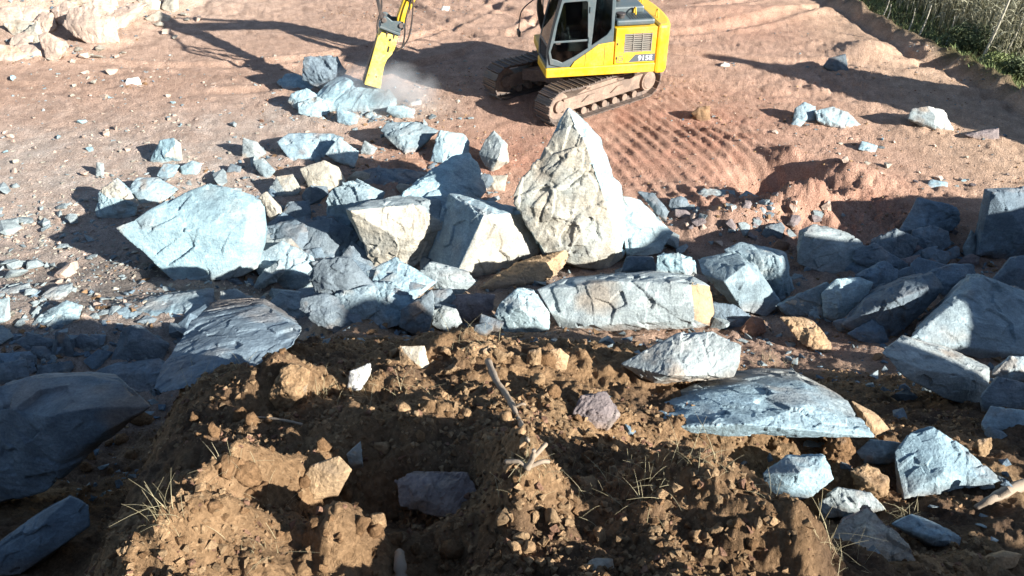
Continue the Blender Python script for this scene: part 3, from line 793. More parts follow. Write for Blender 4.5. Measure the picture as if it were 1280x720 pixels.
# ---- clods of earth on the bank
def CL(label, pts, kind='ochre', **kw):
    return R(label, pts, kind, cat='dirt clod', name='dirt_clod', mat=M_SOIL, rough=kw.pop('rough', 1.9), bulge=.3, **kw)
CL('big rounded pale brown clod on the edge of the bank', [(337,497),(340,475),(350,460),(366,454),(385,464),(382,500),(366,511),(345,508)], 'tan', tilt=.4)
CL('wide clod with a root growing out of it', [(566,447),(587,430),(612,427),(635,444),(639,462),(612,467),(580,462)], 'tan', tilt=.5)
CL('tall narrow clod beside the round tan stone', [(655,463),(662,439),(676,435),(677,457),(668,470)], 'ochre', tilt=.4)
CL('orange clod next to the tan upright stone', [(546,474),(550,462),(566,452),(578,460),(571,478),(555,478)], 'ochre', tilt=.4)
CL('reddish clod stuck on the lit ridge at the bottom', [(815,652),(822,640),(840,638),(858,660),(850,680),(825,677)], 'ochre', tilt=.5)
CL('lumpy clod perched on the grey stone of the slope', [(1063,589),(1084,580),(1109,599),(1111,624),(1080,622)], 'ochre', tilt=.5)
CL('orange hooked clod behind the triangular striped rock', [(1215,560),(1222,550),(1240,546),(1242,558),(1228,580)], 'ochre', tilt=.4)
CL('dark clod under the end of the rugged ridge rock', [(1028,562),(1040,545),(1062,545),(1070,566),(1050,586),(1032,580)], 'brown', tilt=.4)
CL('tufted clod with straws on the lit spur', [(190,672),(198,650),(212,645),(216,664),(206,680)], 'tan', tilt=.4)
CL('pale clod topping the small lit mound', [(458,660),(462,643),(480,641),(484,656),(472,664)], 'tan', tilt=.4)
# ---- far right floor
R('dark angular rock alone near the far field edge', [(1029,83),(1036,72),(1057,67),(1062,91),(1046,93)], 'dark', tilt=.5)
R('rounded blue rock of the broken pair on the open floor', [(990,155),(993,136),(1005,127),(1020,133),(1020,150),(1005,156)], 'blue', tilt=.6)
R('long pale blue rock of the broken pair on the open floor', [(1018,138),(1040,133),(1060,140),(1077,156),(1060,163),(1035,158),(1020,150)], 'pale', tilt=.8)
R('small blue stone in front of the broken pair', [(986,158),(995,147),(1007,152),(1000,160)], 'blue', tilt=.6)
R('grey rock with a pale split face beside the long shadow', [(1134,149),(1139,136),(1160,132),(1180,138),(1194,165),(1177,166),(1149,155)], 'grey', w=((.6,-.6,.4),'white',.75), tilt=.5)
R('purple brown rock beyond the pale split face', [(1204,168),(1232,162),(1249,160),(1250,177),(1225,176)], 'purple', tilt=.6)
R('brown cube shaped rock alone beside the crawler ruts', [(863,142),(874,133),(888,132),(888,153),(874,152)], 'brown', tilt=.4)
R('little white stone on the floor behind the machine', [(899,83),(905,77),(913,80),(912,85)], 'white', tilt=.6)
R('long grey slab on the rim of the red mound', [(860,248),(879,235),(919,238),(921,251),(883,252)], 'grey', tilt=1.1)
R('pale grey slab next to the long slab on the mound rim', [(923,247),(933,238),(955,249),(933,254)], 'grey', tilt=1.0)
R('flat pale shard on the stony floor', [(1072,187),(1077,176),(1098,182),(1094,192)], 'pale', tilt=1.2)
R('bluish flake on the edge of the shade above the mound rocks', [(1155,236),(1163,224),(1186,228),(1184,237)], 'blue', tilt=1.0)
R('rounded red brown stone on the red mound', [(963,310),(974,298),(988,304),(985,318),(972,318)], 'rust', tilt=.4)
R('whitish block alone on the open floor below the pale rock heap', [(154,109),(158,98),(173,96),(178,106)], 'white', tilt=1.0)
# ---- pale rocks of the heap at the far corner
G = 'pale rocks of the heap at the far corner'
R('large pale boulder with a dark crack under its side in the far heap', [(63,12),(83,0),(102,11),(109,23),(92,38),(72,30)], 'pink', tilt=.6, group=G, cat='boulder', name='boulder')
R('wide pale boulder at the foot of the far heap', [(95,46),(113,20),(143,20),(149,52),(118,60)], 'pink', tilt=.6, group=G, cat='boulder', name='boulder')
R('squat greyish boulder low in the far heap', [(3,30),(20,24),(43,28),(42,48),(20,50)], 'cream', tilt=.6, group=G, cat='boulder', name='boulder')
R('flat pale rock in front of the squat greyish boulder', [(27,61),(53,50),(63,70),(37,72)], 'pink', tilt=.9, group=G)
R('pale rock at the lowest corner of the far heap', [(-10,54),(20,57),(34,70),(17,80),(-10,78)], 'pink', tilt=.7, group=G)
R('whitish split boulder above the small block of the far heap', [(168,-4),(187,-8),(201,2),(197,16),(182,14)], 'cream', tilt=.6, group=G, cat='boulder', name='boulder')
R('small pale block under the whitish split boulder', [(180,23),(197,13),(214,20),(210,31),(190,31)], 'cream', tilt=.6, group=G)
R('thin pale slab between the two largest boulders of the heap', [(55,51),(83,51),(88,60),(63,62)], 'pink', tilt=1.0, group=G)
R('pale rock on the top edge of the far heap near the crack', [(112,8),(128,-6),(146,-2),(150,14),(130,18)], 'pink', tilt=.7, group=G)
R('pale rock filling the middle of the far heap', [(40,28),(52,14),(66,16),(72,34),(56,44)], 'pink', tilt=.7, group=G)
R('cream rock standing last at the edge of the far heap', [(201,10),(206,-4),(222,-4),(224,12),(212,18)], 'cream', tilt=.6, group=G)
R('pale rock behind the squat greyish boulder', [(-12,26),(2,8),(24,6),(30,22),(10,32)], 'pink', tilt=.7, group=G)
# ---- more broken blocks wedged in the gaps of the pile
def block(label, group, poly_, n, lo, hi, kinds, seed, tilt=(.4, .9)):
    rr = random.Random(seed)
    x0, x1 = min(p[0] for p in poly_), max(p[0] for p in poly_); y0, y1 = min(p[1] for p in poly_), max(p[1] for p in poly_)
    k = 0
    while k < n:
        x, y = rr.uniform(x0, x1), rr.uniform(y0, y1)
        ins = False; j = len(poly_) - 1
        for i in range(len(poly_)):
            if (poly_[i][1] > y) != (poly_[j][1] > y) and x < (poly_[j][0] - poly_[i][0]) * (y - poly_[i][1]) / (poly_[j][1] - poly_[i][1]) + poly_[i][0]: ins = not ins
            j = i
        if not ins: continue
        k += 1
        w = rr.uniform(lo, hi) * .5; h = w * rr.uniform(.45, .85); a0 = rr.uniform(0, 6.28); ro = rr.uniform(-.4, .4)
        pts = []
        for m in range(rr.choice((5, 6, 7))):
            a = a0 + m * 6.283 / 6.4 + rr.uniform(-.3, .3)
            u, v = w * math.cos(a) * rr.uniform(.8, 1.1), h * math.sin(a) * rr.uniform(.8, 1.1)
            pts.append((x + u * math.cos(ro) - v * math.sin(ro), y + u * math.sin(ro) + v * math.cos(ro)))
        R(label, pts, rr.choice(kinds), tilt=rr.uniform(*tilt), group=group, seed=seed * 100 + k, rough=.9)
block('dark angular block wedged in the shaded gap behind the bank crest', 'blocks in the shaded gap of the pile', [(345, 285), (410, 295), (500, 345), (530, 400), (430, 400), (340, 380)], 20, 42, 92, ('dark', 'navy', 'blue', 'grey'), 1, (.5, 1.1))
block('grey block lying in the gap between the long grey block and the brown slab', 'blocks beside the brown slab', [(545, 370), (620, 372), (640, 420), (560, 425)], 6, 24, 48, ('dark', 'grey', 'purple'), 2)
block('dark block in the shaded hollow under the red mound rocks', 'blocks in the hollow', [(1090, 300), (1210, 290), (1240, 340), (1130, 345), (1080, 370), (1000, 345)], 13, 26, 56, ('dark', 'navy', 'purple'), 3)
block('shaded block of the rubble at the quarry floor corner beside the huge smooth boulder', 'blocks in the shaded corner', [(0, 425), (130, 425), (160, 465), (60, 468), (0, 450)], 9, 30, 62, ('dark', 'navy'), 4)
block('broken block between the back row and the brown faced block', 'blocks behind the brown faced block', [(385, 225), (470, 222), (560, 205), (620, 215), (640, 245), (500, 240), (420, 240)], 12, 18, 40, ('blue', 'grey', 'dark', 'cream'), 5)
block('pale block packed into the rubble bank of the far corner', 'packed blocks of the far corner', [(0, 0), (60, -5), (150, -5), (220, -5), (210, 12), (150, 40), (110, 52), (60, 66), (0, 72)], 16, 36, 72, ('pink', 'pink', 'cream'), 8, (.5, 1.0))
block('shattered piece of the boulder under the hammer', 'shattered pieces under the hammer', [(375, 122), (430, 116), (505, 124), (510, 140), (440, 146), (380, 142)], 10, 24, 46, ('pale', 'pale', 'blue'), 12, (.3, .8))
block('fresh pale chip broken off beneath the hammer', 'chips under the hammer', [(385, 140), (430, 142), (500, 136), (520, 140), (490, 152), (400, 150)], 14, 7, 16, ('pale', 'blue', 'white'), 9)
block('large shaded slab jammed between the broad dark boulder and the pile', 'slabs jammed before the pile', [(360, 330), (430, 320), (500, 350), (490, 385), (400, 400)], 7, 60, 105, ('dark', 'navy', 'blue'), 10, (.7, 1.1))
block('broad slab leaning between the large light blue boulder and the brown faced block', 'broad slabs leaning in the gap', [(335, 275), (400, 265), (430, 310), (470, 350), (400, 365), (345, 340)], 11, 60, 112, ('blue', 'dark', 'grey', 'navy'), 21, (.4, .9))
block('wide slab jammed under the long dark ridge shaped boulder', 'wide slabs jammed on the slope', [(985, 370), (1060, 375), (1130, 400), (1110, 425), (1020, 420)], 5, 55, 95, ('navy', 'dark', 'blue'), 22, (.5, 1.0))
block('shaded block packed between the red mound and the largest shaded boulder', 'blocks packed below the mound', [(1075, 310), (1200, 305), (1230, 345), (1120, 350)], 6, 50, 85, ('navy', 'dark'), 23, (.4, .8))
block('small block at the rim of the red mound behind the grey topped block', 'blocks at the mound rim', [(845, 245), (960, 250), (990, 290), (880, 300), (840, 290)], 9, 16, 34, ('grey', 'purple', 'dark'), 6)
finish_rocks()

build_ground()
# ------------------------------------------------------------------ excavator
YEL = paint('machine yellow', (.70, .42, .01), (.42), dust=.3)
YELP = paint('dusty hammer yellow', (.74, .56, .06), .5, dust=.55, dustcol=(.55, .47, .36))
GRYM = paint('machine grey', (.065, .095, .105), .42, dust=.14)
BLK = paint('black rubber', (.018, .018, .02), .5, dust=.18)
STEEL = paint('worn track steel', (.12, .105, .095), .5, .5, dust=.55, dustcol=(.33, .22, .165))
MUDDY = paint('mud caked steel', (.15, .11, .085), .8, .1, dust=.85, dustcol=(.36, .25, .185), bump=.6)
WHT = paint('white lettering', (.8, .8, .78), .5, dust=.1, bump=0)
DECAL = paint('grey decal', (.075, .09, .105), .5, dust=0, bump=0)
LOGO = paint('dark violet decal', (.12, .09, .12), .5, dust=0, bump=0)
GRIL = paint('dusty grille', (.21, .195, .165), .7, dust=.3)
DARKIN = paint('dark cab lining', (.02, .021, .024), .7, dust=.1, bump=0)

def glass_mat():
    m, nt, b = new_mat('tinted cab glass')
    b.inputs['Base Color'].default_value = (.22, .28, .30, 1)
    b.inputs['Roughness'].default_value = .06
    b.inputs['Transmission Weight'].default_value = 1.0
    b.inputs['IOR'].default_value = 1.45
    return m
GLS = glass_mat()

def finish(name, bm, mat, parent, bevel=.012, smooth=False, label=None):
    bmesh.ops.recalc_face_normals(bm, faces=bm.faces[:])
    me = bpy.data.meshes.new(name)
    bm.to_mesh(me); bm.free()
    me.materials.append(mat)
    o = bpy.data.objects.new(name, me)
    link(o, parent)
    if bevel:
        b = o.modifiers.new('bevel', 'BEVEL'); b.width = bevel; b.segments = 2; b.limit_method = 'ANGLE'; b.angle_limit = R_(35)
    if smooth:
        me.polygons.foreach_set('use_smooth', np.ones(len(me.polygons), bool))
    if label: o['label'] = label
    return o

def abox(bm, lo, hi, rot=None):
    vs = [bm.verts.new((x, y, z)) for x in (lo[0], hi[0]) for y in (lo[1], hi[1]) for z in (lo[2], hi[2])]
    for f in ((0, 1, 3, 2), (4, 6, 7, 5), (0, 4, 5, 1), (2, 3, 7, 6), (0, 2, 6, 4), (1, 5, 7, 3)):
        bm.faces.new([vs[i] for i in f])
    return vs

def prism(bm, prof, y0, y1):
    """profile of (x, z) points pushed from y0 to y1"""
    a = [bm.verts.new((x, y0, z)) for x, z in prof]
    b = [bm.verts.new((x, y1, z)) for x, z in prof]
    n = len(prof)
    bm.faces.new(a); bm.faces.new(b[::-1])
    for i in range(n):
        bm.faces.new((a[i], b[i], b[(i + 1) % n], a[(i + 1) % n]))

def zprism(bm, prof, z0, z1):
    a = [bm.verts.new((x, y, z0)) for x, y in prof]
    b = [bm.verts.new((x, y, z1)) for x, y in prof]
    n = len(prof)
    bm.faces.new(a); bm.faces.new(b[::-1])
    for i in range(n):
        bm.faces.new((a[i], b[i], b[(i + 1) % n], a[(i + 1) % n]))

def plate(bm, outer, holes, y0, y1):
    for y in (y0, y1):
        es = []
        for lp in [outer] + holes:
            vs = [bm.verts.new((x, y, z)) for x, z in lp]
            es += [bm.edges.new((vs[i], vs[(i + 1) % len(vs)])) for i in range(len(vs))]
        bmesh.ops.triangle_fill(bm, use_beauty=True, use_dissolve=False, edges=es)
    for lp in [outer] + holes:
        n = len(lp)
        for i in range(n):
            (xa, za), (xb, zb) = lp[i], lp[(i + 1) % n]
            bm.faces.new([bm.verts.new(p) for p in ((xa, y0, za), (xb, y0, zb), (xb, y1, zb), (xa, y1, za))])
    bmesh.ops.remove_doubles(bm, verts=bm.verts[:], dist=1e-5)

def cyl(bm, p0, p1, r0, r1=None, n=20):
    r1 = r0 if r1 is None else r1
    p0, p1 = Vector(p0), Vector(p1)
    ax = (p1 - p0).normalized()
    u = ax.orthogonal().normalized(); v = ax.cross(u)
    a = [bm.verts.new(p0 + (u * math.cos(2 * math.pi * k / n) + v * math.sin(2 * math.pi * k / n)) * r0) for k in range(n)]
    b = [bm.verts.new(p1 + (u * math.cos(2 * math.pi * k / n) + v * math.sin(2 * math.pi * k / n)) * r1) for k in range(n)]
    bm.faces.new(a[::-1]); bm.faces.new(b)
    for k in range(n):
        bm.faces.new((a[k], a[(k + 1) % n], b[(k + 1) % n], b[k]))

def tube(bm, pts, r, n=8):
    P = [Vector(p) for p in pts]
    Q = []
    for i in range(len(P) - 1):       # smooth curve through the points
        p0, p1, p2, p3 = P[max(i - 1, 0)], P[i], P[i + 1], P[min(i + 2, len(P) - 1)]
        for k in range(6):
            t = k / 6
            Q.append(.5 * ((2 * p1) + (p2 - p0) * t + (2 * p0 - 5 * p1 + 4 * p2 - p3) * t * t + (3 * p1 - p0 - 3 * p2 + p3) * t ** 3))
    Q.append(P[-1])
    rings = []
    for i, q in enumerate(Q):
        ax = (Q[min(i + 1, len(Q) - 1)] - Q[max(i - 1, 0)]).normalized()
        u = ax.cross(Vector((.13, .97, .21))).normalized(); v = ax.cross(u)
        rr = r[min(int(i / len(Q) * len(r)), len(r) - 1)] if isinstance(r, (list, tuple)) else r
        rings.append([bm.verts.new(q + (u * math.cos(2 * math.pi * k / n) + v * math.sin(2 * math.pi * k / n)) * rr) for k in range(n)])
    for a, b in zip(rings, rings[1:]):
        for k in range(n):
            bm.faces.new((a[k], a[(k + 1) % n], b[(k + 1) % n], b[k]))
    bm.faces.new(rings[0][::-1]); bm.faces.new(rings[-1])

B = bmesh.new
EXC = np.array([1.47, 19.0, 0.0])
EXC[2] = float(macro(EXC[0], EXC[1]))
TH = math.atan2(-.165, -.986)
root = bpy.data.objects.new('excavator', None)
link(root); root.location = EXC; root.rotation_euler = (0, 0, TH)
tag(root, 'yellow and grey crawler excavator with a rock breaking hammer on its arm', 'excavator')
_f = np.array([math.cos(TH), math.sin(TH)]); _l = np.array([-math.sin(TH), math.cos(TH)])

def loc(px, py, yl):
    """local (x, z) where the sight line of a pixel meets the machine's own plane y = yl"""
    d = ray(px, py)
    t = ((yl + EXC[:2] @ _l)) / (d[:2] @ _l)
    p = CAM + d * t
    return float((p[:2] - EXC[:2]) @ _f), float(p[2] - EXC[2])

# undercarriage, its own heading
UH = math.atan2(-.61, -.79) - TH
def track(side):
    yc = side * 1.0
    L, Rr, hw = 1.38, .39, .255
    zc = Rr + .03
    bm = B()
    prism(bm, [(L - .1, zc - .16), (L - .1, zc + .15), (-L + .15, zc + .2), (-L + .15, zc - .14)], yc - .13, yc + .17)
    prism(bm, [(.9, zc + .15), (.4, zc + .27), (-.5, zc + .27), (-1.0, zc + .19), (-1.0, zc + .1), (.9, zc + .1)], yc - .12, yc + .12)
    for x in (.55, -.35):
        prism(bm, [(x + .2, zc - .02), (x, zc + .1), (x - .2, zc + .1), (x - .2, zc - .02)], yc + side * .17, yc + side * .215)
    fr = finish('crawler_track', bm, MUDDY, root, .012)
    fr.rotation_euler = (0, 0, UH)
    # path of the chain: ground run, idler, top run with sag, sprocket
    path = []
    n = 14
    for k in range(n + 1):
        a = -math.pi / 2 + math.pi * k / n
        path.append((L + Rr * math.cos(a), zc + Rr * math.sin(a)))
    for k in range(1, 12):
        t = k / 12
        path.append((L - 2 * L * t, zc + Rr - .045 * math.sin(math.pi * t * 2) ** 2))
    for k in range(n + 1):
        a = math.pi / 2 + math.pi * k / n
        path.append((-L + Rr * math.cos(a), zc + Rr * math.sin(a)))
    P = [Vector((x, 0, z)) for x, z in path]; P.append(P[0])
    seg = [0]
    for a, b in zip(P, P[1:]): seg.append(seg[-1] + (b - a).length)
    NS = 44
    bm = B()
    for s in range(NS):
        def at(d):
            d %= seg[-1]
            i = max(j for j in range(len(seg)) if seg[j] <= d + 1e-9); i = min(i, len(P) - 2)
            t = (d - seg[i]) / (seg[i + 1] - seg[i]); return P[i].lerp(P[i + 1], t)
        d0 = seg[-1] * s / NS; pitch = seg[-1] / NS
        a, b = at(d0), at(d0 + pitch * .94)
        tg = (b - a).normalized(); nrm = Vector((tg.z, 0, -tg.x))
        w = hw * (1 + rng.uniform(-.004, .004))
        prof = [(0, 0), (pitch * .94, 0), (pitch * .94, .02), (pitch * .7, .02), (pitch * .68, .034), (pitch * .62, .034), (pitch * .6, .02), (pitch * .4, .02), (pitch * .38, .032), (pitch * .32, .032), (pitch * .3, .02), (.03, .02), (.025, .055), (.002, .055)]
        ring = []
        for y in (-w, w):
            ring.append([bm.verts.new(Vector((0, yc + y, 0)) + a + tg * u + nrm * v) for u, v in prof])
        m = len(prof)
        bm.faces.new(ring[0]); bm.faces.new(ring[1][::-1])
        for i in range(m):
            bm.faces.new((ring[0][i], ring[1][i], ring[1][(i + 1) % m], ring[0][(i + 1) % m]))
        # chain link inside
        c = a + tg * pitch * .47 - nrm * .05
        for y in (-.07, .07):
            vs = []
            for dx in (-.08, .08):
                for dy in (-.02, .02):
                    for dz in (-.045, .045):
                        vs.append(bm.verts.new(Vector((0, yc + y + dy, 0)) + c + tg * dx + nrm * dz))
            for f in ((0, 1, 3, 2), (4, 6, 7, 5), (0, 4, 5, 1), (2, 3, 7, 6), (0, 2, 6, 4), (1, 5, 7, 3)):
                bm.faces.new([vs[i] for i in f])
    finish('track_belt', bm, STEEL, fr, 0)
    bm = B(); cyl(bm, (L, yc - .1, zc), (L, yc + .1, zc), Rr - .08, n=28); cyl(bm, (L, yc - .17, zc), (L, yc + .17, zc), .14)
    finish('idler', bm, MUDDY, fr, .01)
    bm = B(); cyl(bm, (-L, yc - .06, zc), (-L, yc + .06, zc), Rr - .07, n=26)
    cyl(bm, (-L, yc + side * .04, zc), (-L, yc + side * .24, zc), .25, .23, n=28)
    cyl(bm, (-L, yc + side * .24, zc), (-L, yc + side * .262, zc), .2, .17, n=28)
    finish('sprocket', bm, MUDDY, fr, .01)
    for k in range(7):
        x = -1.0 + k * .33
        bm = B(); cyl(bm, (x, yc - .17, .16), (x, yc + .17, .16), .085, n=16)
        finish('roller', bm, MUDDY, fr, .006)
    for x in (.5, -.45):
        bm = B(); cyl(bm, (x, yc - .1, zc + Rr - .15), (x, yc + .12, zc + Rr - .15), .065, n=14)
        finish('top_roller', bm, MUDDY, fr, .006)
    return fr
track(1); track(-1)
bm = B()
zprism(bm, [(.95, -.78), (.6, -.35), (.6, .35), (.95, .78), (.6, .78), (.25, .5), (-.25, .5), (-.6, .78), (-.95, .78), (-.6, .35), (-.6, -.35), (-.95, -.78), (-.6, -.78), (-.25, -.5), (.25, -.5), (.6, -.78)], .38, .66)
uc = finish('undercarriage', bm, MUDDY, root, .02); uc.rotation_euler = (0, 0, UH)
bm = B(); cyl(bm, (0, 0, .66), (0, 0, .93), .55, n=40); finish('swing_ring', bm, BLK, root, .01)

# upper body
ZD0, ZD1 = .95, 1.17
XF, XR = .93, -1.62
bm = B()
zprism(bm, [(XF, 1.25), (XF, .28), (XF - .15, .22), (XF - .15, -.45), (XF - .2, -1.25), (XR, -1.25), (XR, 1.25)], ZD0, ZD1)
finish('deck', bm, YEL, root, .03)
bm = B()      # counterweight, rounded in plan
arc = [(XR - .004, -1.25)] + [(XR - .12 - .34 * math.cos(a) ** .7, 1.25 * math.sin(a)) for a in np.linspace(-1.45, 1.45, 22)] + [(XR - .004, 1.25)]
zprism(bm, arc, .9, 2.02)
finish('counterweight', bm, YEL, root, .07)
# engine house, left side wall: panels with a gap between them
XC = -.62     # back of the cab
bm = B(); abox(bm, (XR + .004, -1.2, ZD1 + .002), (XC - .02, 1.2, 1.98)); finish('engine_house', bm, YEL, root, .02)
bm = B(); plate(bm, [(XC - .035, ZD1 + .02), (XC - .035, 1.99), (XR + .02, 1.99), (XR + .02, ZD1 + .02)],
                [[(-.86, 1.44), (-.86, 1.86), (-1.5, 1.86), (-1.5, 1.44)]], 1.205, 1.245)
finish('side_door', bm, YEL, root, .008)
bm = B()
gx0, gx1, gz0, gz1 = -1.5, -.86, 1.44, 1.86
for k in range(9):
    z = gz0 + .024 + k * .047
    prism(bm, [(gx0, z - .012), (gx1, z - .012), (gx1, z + .012), (gx0, z + .012)], 1.21, 1.236)
for x in (gx0 + .01, gx0 + .22, gx0 + .43, gx1 - .01):
    prism(bm, [(x - .008, gz0), (x + .008, gz0), (x + .008, gz1), (x - .008, gz1)], 1.237, 1.25)
for z in (gz0 + .02, 1.65, gz1 - .02):
    prism(bm, [(gx0, z - .007), (gx1, z - .007), (gx1, z + .007), (gx0, z + .007)], 1.251, 1.257)
gr_ = finish('vent_grille', bm, GRIL, root, 0)
bm = B(); prism(bm, [(gx0 + .002, gz0 + .002), (gx1 - .002, gz0 + .002), (gx1 - .002, gz1 - .002), (gx0 + .002, gz1 - .002)], 1.2005, 1.2065); o = finish('grille_backing', bm, BLK, root, 0); o.parent = gr_
# storage panel below the rear of the cab
bm = B()
prism(bm, [(.36, ZD1 + .004), (XC + .0, ZD1 + .004), (XC + .0, 1.70), (-.26, 1.66), (.02, 1.47), (.28, 1.30)], 1.12, 1.252)
sp = finish('storage_panel', bm, YEL, root, .012)
bm = B()
for k in range(6):
    prism(bm, [(-.12 - .0 * k, 1.33 + k * .045), (-.38, 1.37 + k * .045), (-.38, 1.385 + k * .045), (-.12, 1.345 + k * .045)], 1.2525, 1.262)
finish('louvre', bm, YEL, sp, .003)
bm = B()
for x in (.03, -.41): prism(bm, [(x - .005, ZD1 + .02), (x + .005, ZD1 + .02), (x + .005, 1.5 if x > 0 else 1.66), (x - .005, 1.5 if x > 0 else 1.66)], 1.2526, 1.256)
finish('panel_seam', bm, BLK, sp, 0)
# decals
bm = B(); prism(bm, [(-.98, 1.215), (-1.14, 1.385), (-1.6, 1.385), (-1.6, 1.215)], 1.2455, 1.2475); finish('decal', bm, DECAL, root, 0)
fc = bpy.data.curves.new('number_lettering', 'FONT'); fc.body = '915E'; fc.size = .155; fc.extrude = .002; fc.offset = .003; fc.space_character = 1.06
fc.align_x = 'CENTER'; fc.materials.append(WHT)
_t = bpy.data.objects.new('tmp', fc); COL.objects.link(_t); bpy.context.view_layer.update()
_me = bpy.data.meshes.new_from_object(_t.evaluated_get(bpy.context.evaluated_depsgraph_get())); bpy.data.objects.remove(_t)
_me.materials.clear(); _me.materials.append(WHT)
fo = link(bpy.data.objects.new('number_lettering', _me), root)
fo.location = (-1.37, 1.251, 1.247); fo.rotation_euler = (R_(90), 0, R_(180)); fo.scale = (1.05, 1, 1)
bm = B()      # small square emblem: an L and a G-like hook inside an open frame
for q in ([(-.70, 1.22), (-.715, 1.22), (-.715, 1.37), (-.70, 1.37)], [(-.716, 1.22), (-.86, 1.22), (-.86, 1.235), (-.716, 1.235)],
          [(-.75, 1.26), (-.765, 1.26), (-.765, 1.37), (-.75, 1.37)], [(-.766, 1.355), (-.85, 1.355), (-.85, 1.37), (-.766, 1.37)],
          [(-.766, 1.26), (-.85, 1.26), (-.85, 1.275), (-.766, 1.275)], [(-.835, 1.276), (-.85, 1.276), (-.85, 1.32), (-.835, 1.32)], [(-.8, 1.305), (-.834, 1.305), (-.834, 1.32), (-.8, 1.32)]):
    prism(bm, q, 1.2455, 1.2475)
finish('emblem', bm, LOGO, root, 0)
bm = B()
for z in (1.30, 1.62): prism(bm, [(XC - .07, z), (XC - .095, z), (XC - .095, z + .05), (XC - .07, z + .05)], 1.2455, 1.262)
finish('door_latch', bm, BLK, root, .003)
# hood covers
bm = B(); abox(bm, (XR + .05, -.75, 2.003), (XC - .06, 1.13, 2.13)); finish('hood_cover', bm, GRYM, root, .04)
bm = B(); abox(bm, (-1.45, -.35, 2.132), (-.72, .66, 2.29)); finish('hood_cover', bm, GRYM, root, .04)
bm = B()
for k in range(9): abox(bm, (XR + .1 + k * .06, .72, 2.132), (XR + .12 + k * .06, 1.08, 2.142))
finish('hood_ridges', bm, GRYM, root, 0)
bm = B(); cyl(bm, (-.82, .92, 2.13), (-.82, .92, 2.2), .085); cyl(bm, (-.82, .92, 2.2), (-.82, .92, 2.24), .11); finish('air_cleaner', bm, BLK, root, .006)
bm = B(); cyl(bm, (-.95, .2, 2.3), (-.95, .2, 2.62), .06); cyl(bm, (-.95, .2, 2.62), (-1.03, .2, 2.68), .06); finish('exhaust_pipe', bm, BLK, root, .006)
for (x, y) in ((-1.78, .62), (-1.78, -.62), (-1.2, .75)):
    bm = B(); tube(bm, [(x, y - .07, 2.0 if x < -1.5 else 2.15), (x, y - .05, 2.16 if x < -1.5 else 2.27), (x, y + .05, 2.16 if x < -1.5 else 2.27), (x, y + .07, 2.0 if x < -1.5 else 2.15)], .018)
    finish('lifting_eye', bm, YEL, root, 0, True)
bm = B(); abox(bm, (-.98, -1.22, ZD1 + .003), (.45, -.5, 1.75)); finish('tank_box', bm, YEL, root, .05)
bm = B(); tube(bm, [(.5, -1.2, 1.2), (.5, -1.2, 2.1), (.2, -1.2, 2.15), (-.6, -1.2, 2.15), (-.65, -1.2, 1.98)], .02); finish('handrail', bm, BLK, root, 0, True)

# cab
cab = link(bpy.data.objects.new('cab', bpy.data.meshes.new('cab')), root)
CY0, CY1 = .26, 1.24
side = [(XF - .01, ZD1 + .01), (.38, ZD1 + .01), (.30, 1.29), (.03, 1.46), (-.26, 1.655), (-.6, 1.70), (-.6, 2.72), (-.45, 2.84), (.45, 2.84), (.62, 2.72), (.78, 2.1), (.90, 1.55)]
rearwin = [(-.16, 2.66), (-.51, 2.66), (-.53, 2.0), (-.44, 1.86), (-.10, 1.64)]
doorhole = [(.80, 1.33), (.855, 1.55), (.725, 2.15), (.585, 2.66), (.03, 2.68), (-.015, 1.58), (.30, 1.38), (.58, 1.26)]
bm = B(); plate(bm, side, [rearwin, doorhole], CY1 - .07, CY1)
tmp = finish('cab', bm, GRYM, root, .014)
bpy.data.objects.remove(cab); cab = tmp; cab.name = 'cab'
def rel(o): o.parent = cab; return o
rs = [(XF - .01, ZD1 + .01), (-.6, ZD1 + .01), (-.6, 2.72), (-.45, 2.84), (.45, 2.84), (.62, 2.72), (.78, 2.1), (.90, 1.55)]
bm = B(); plate(bm, rs, [[(.78, 1.5), (.58, 2.6), (-.48, 2.6), (-.48, 1.6)]], CY0, CY0 + .06); rel(finish('cab_wall', bm, GRYM, root, .012))
bm = B(); abox(bm, (-.6, CY0 + .062, ZD1 + .012), (-.54, CY1 - .072, 1.75)); abox(bm, (-.6, CY0 + .062, 2.55), (-.54, CY1 - .072, 2.78)); rel(finish('cab_back', bm, GRYM, root, .01))
bm = B(); abox(bm, (-.53, CY0 + .062, ZD1 + .013), (.88, CY1 - .072, ZD1 + .06)); rel(finish('cab_floor', bm, DARKIN, root, 0))
bm = B(); prism(bm, [(-.62, 2.79), (-.5, 2.9), (.4, 2.91), (.66, 2.79), (.66, 2.755), (-.62, 2.755)], CY0 + .0, CY1 + .02)
rel(finish('cab_roof', bm, GRYM, root, .03))
# front: posts and sill, sloping like the side
fl = [(.905, 1.19), (.905, 1.55), (.785, 2.1), (.625, 2.75)]
def fbar(y0, y1, pts, th=.05):
    bm = B()
    for (xa, za), (xb, zb) in zip(pts, pts[1:]): prism(bm, [(xa, za), (xb, zb), (xb - th, zb), (xa - th, za)], y0, y1)
    bmesh.ops.remove_doubles(bm, verts=bm.verts[:], dist=1e-4)
    return bm
for y0, y1 in ((CY0 + .063, CY0 + .11), (CY1 - .12, CY1 - .074)):
    rel(finish('cab_post', fbar(y0, y1, fl), GRYM, root, .006))
bm = B(); prism(bm, [(.91, ZD1 + .013), (.91, 1.25), (.85, 1.25), (.85, ZD1 + .013)], CY0 + .112, CY1 - .122); prism(bm, [(.892, 1.62), (.884, 1.66), (.85, 1.66), (.858, 1.62)], CY0 + .112, CY1 - .122)
rel(finish('cab_sill', bm, GRYM, root, .006))
bm = fbar(CY0 + .113, CY1 - .123, [(.893, 1.255), (.884, 1.615)], .012); rel(finish('lower_windscreen', bm, GLS, root, 0))
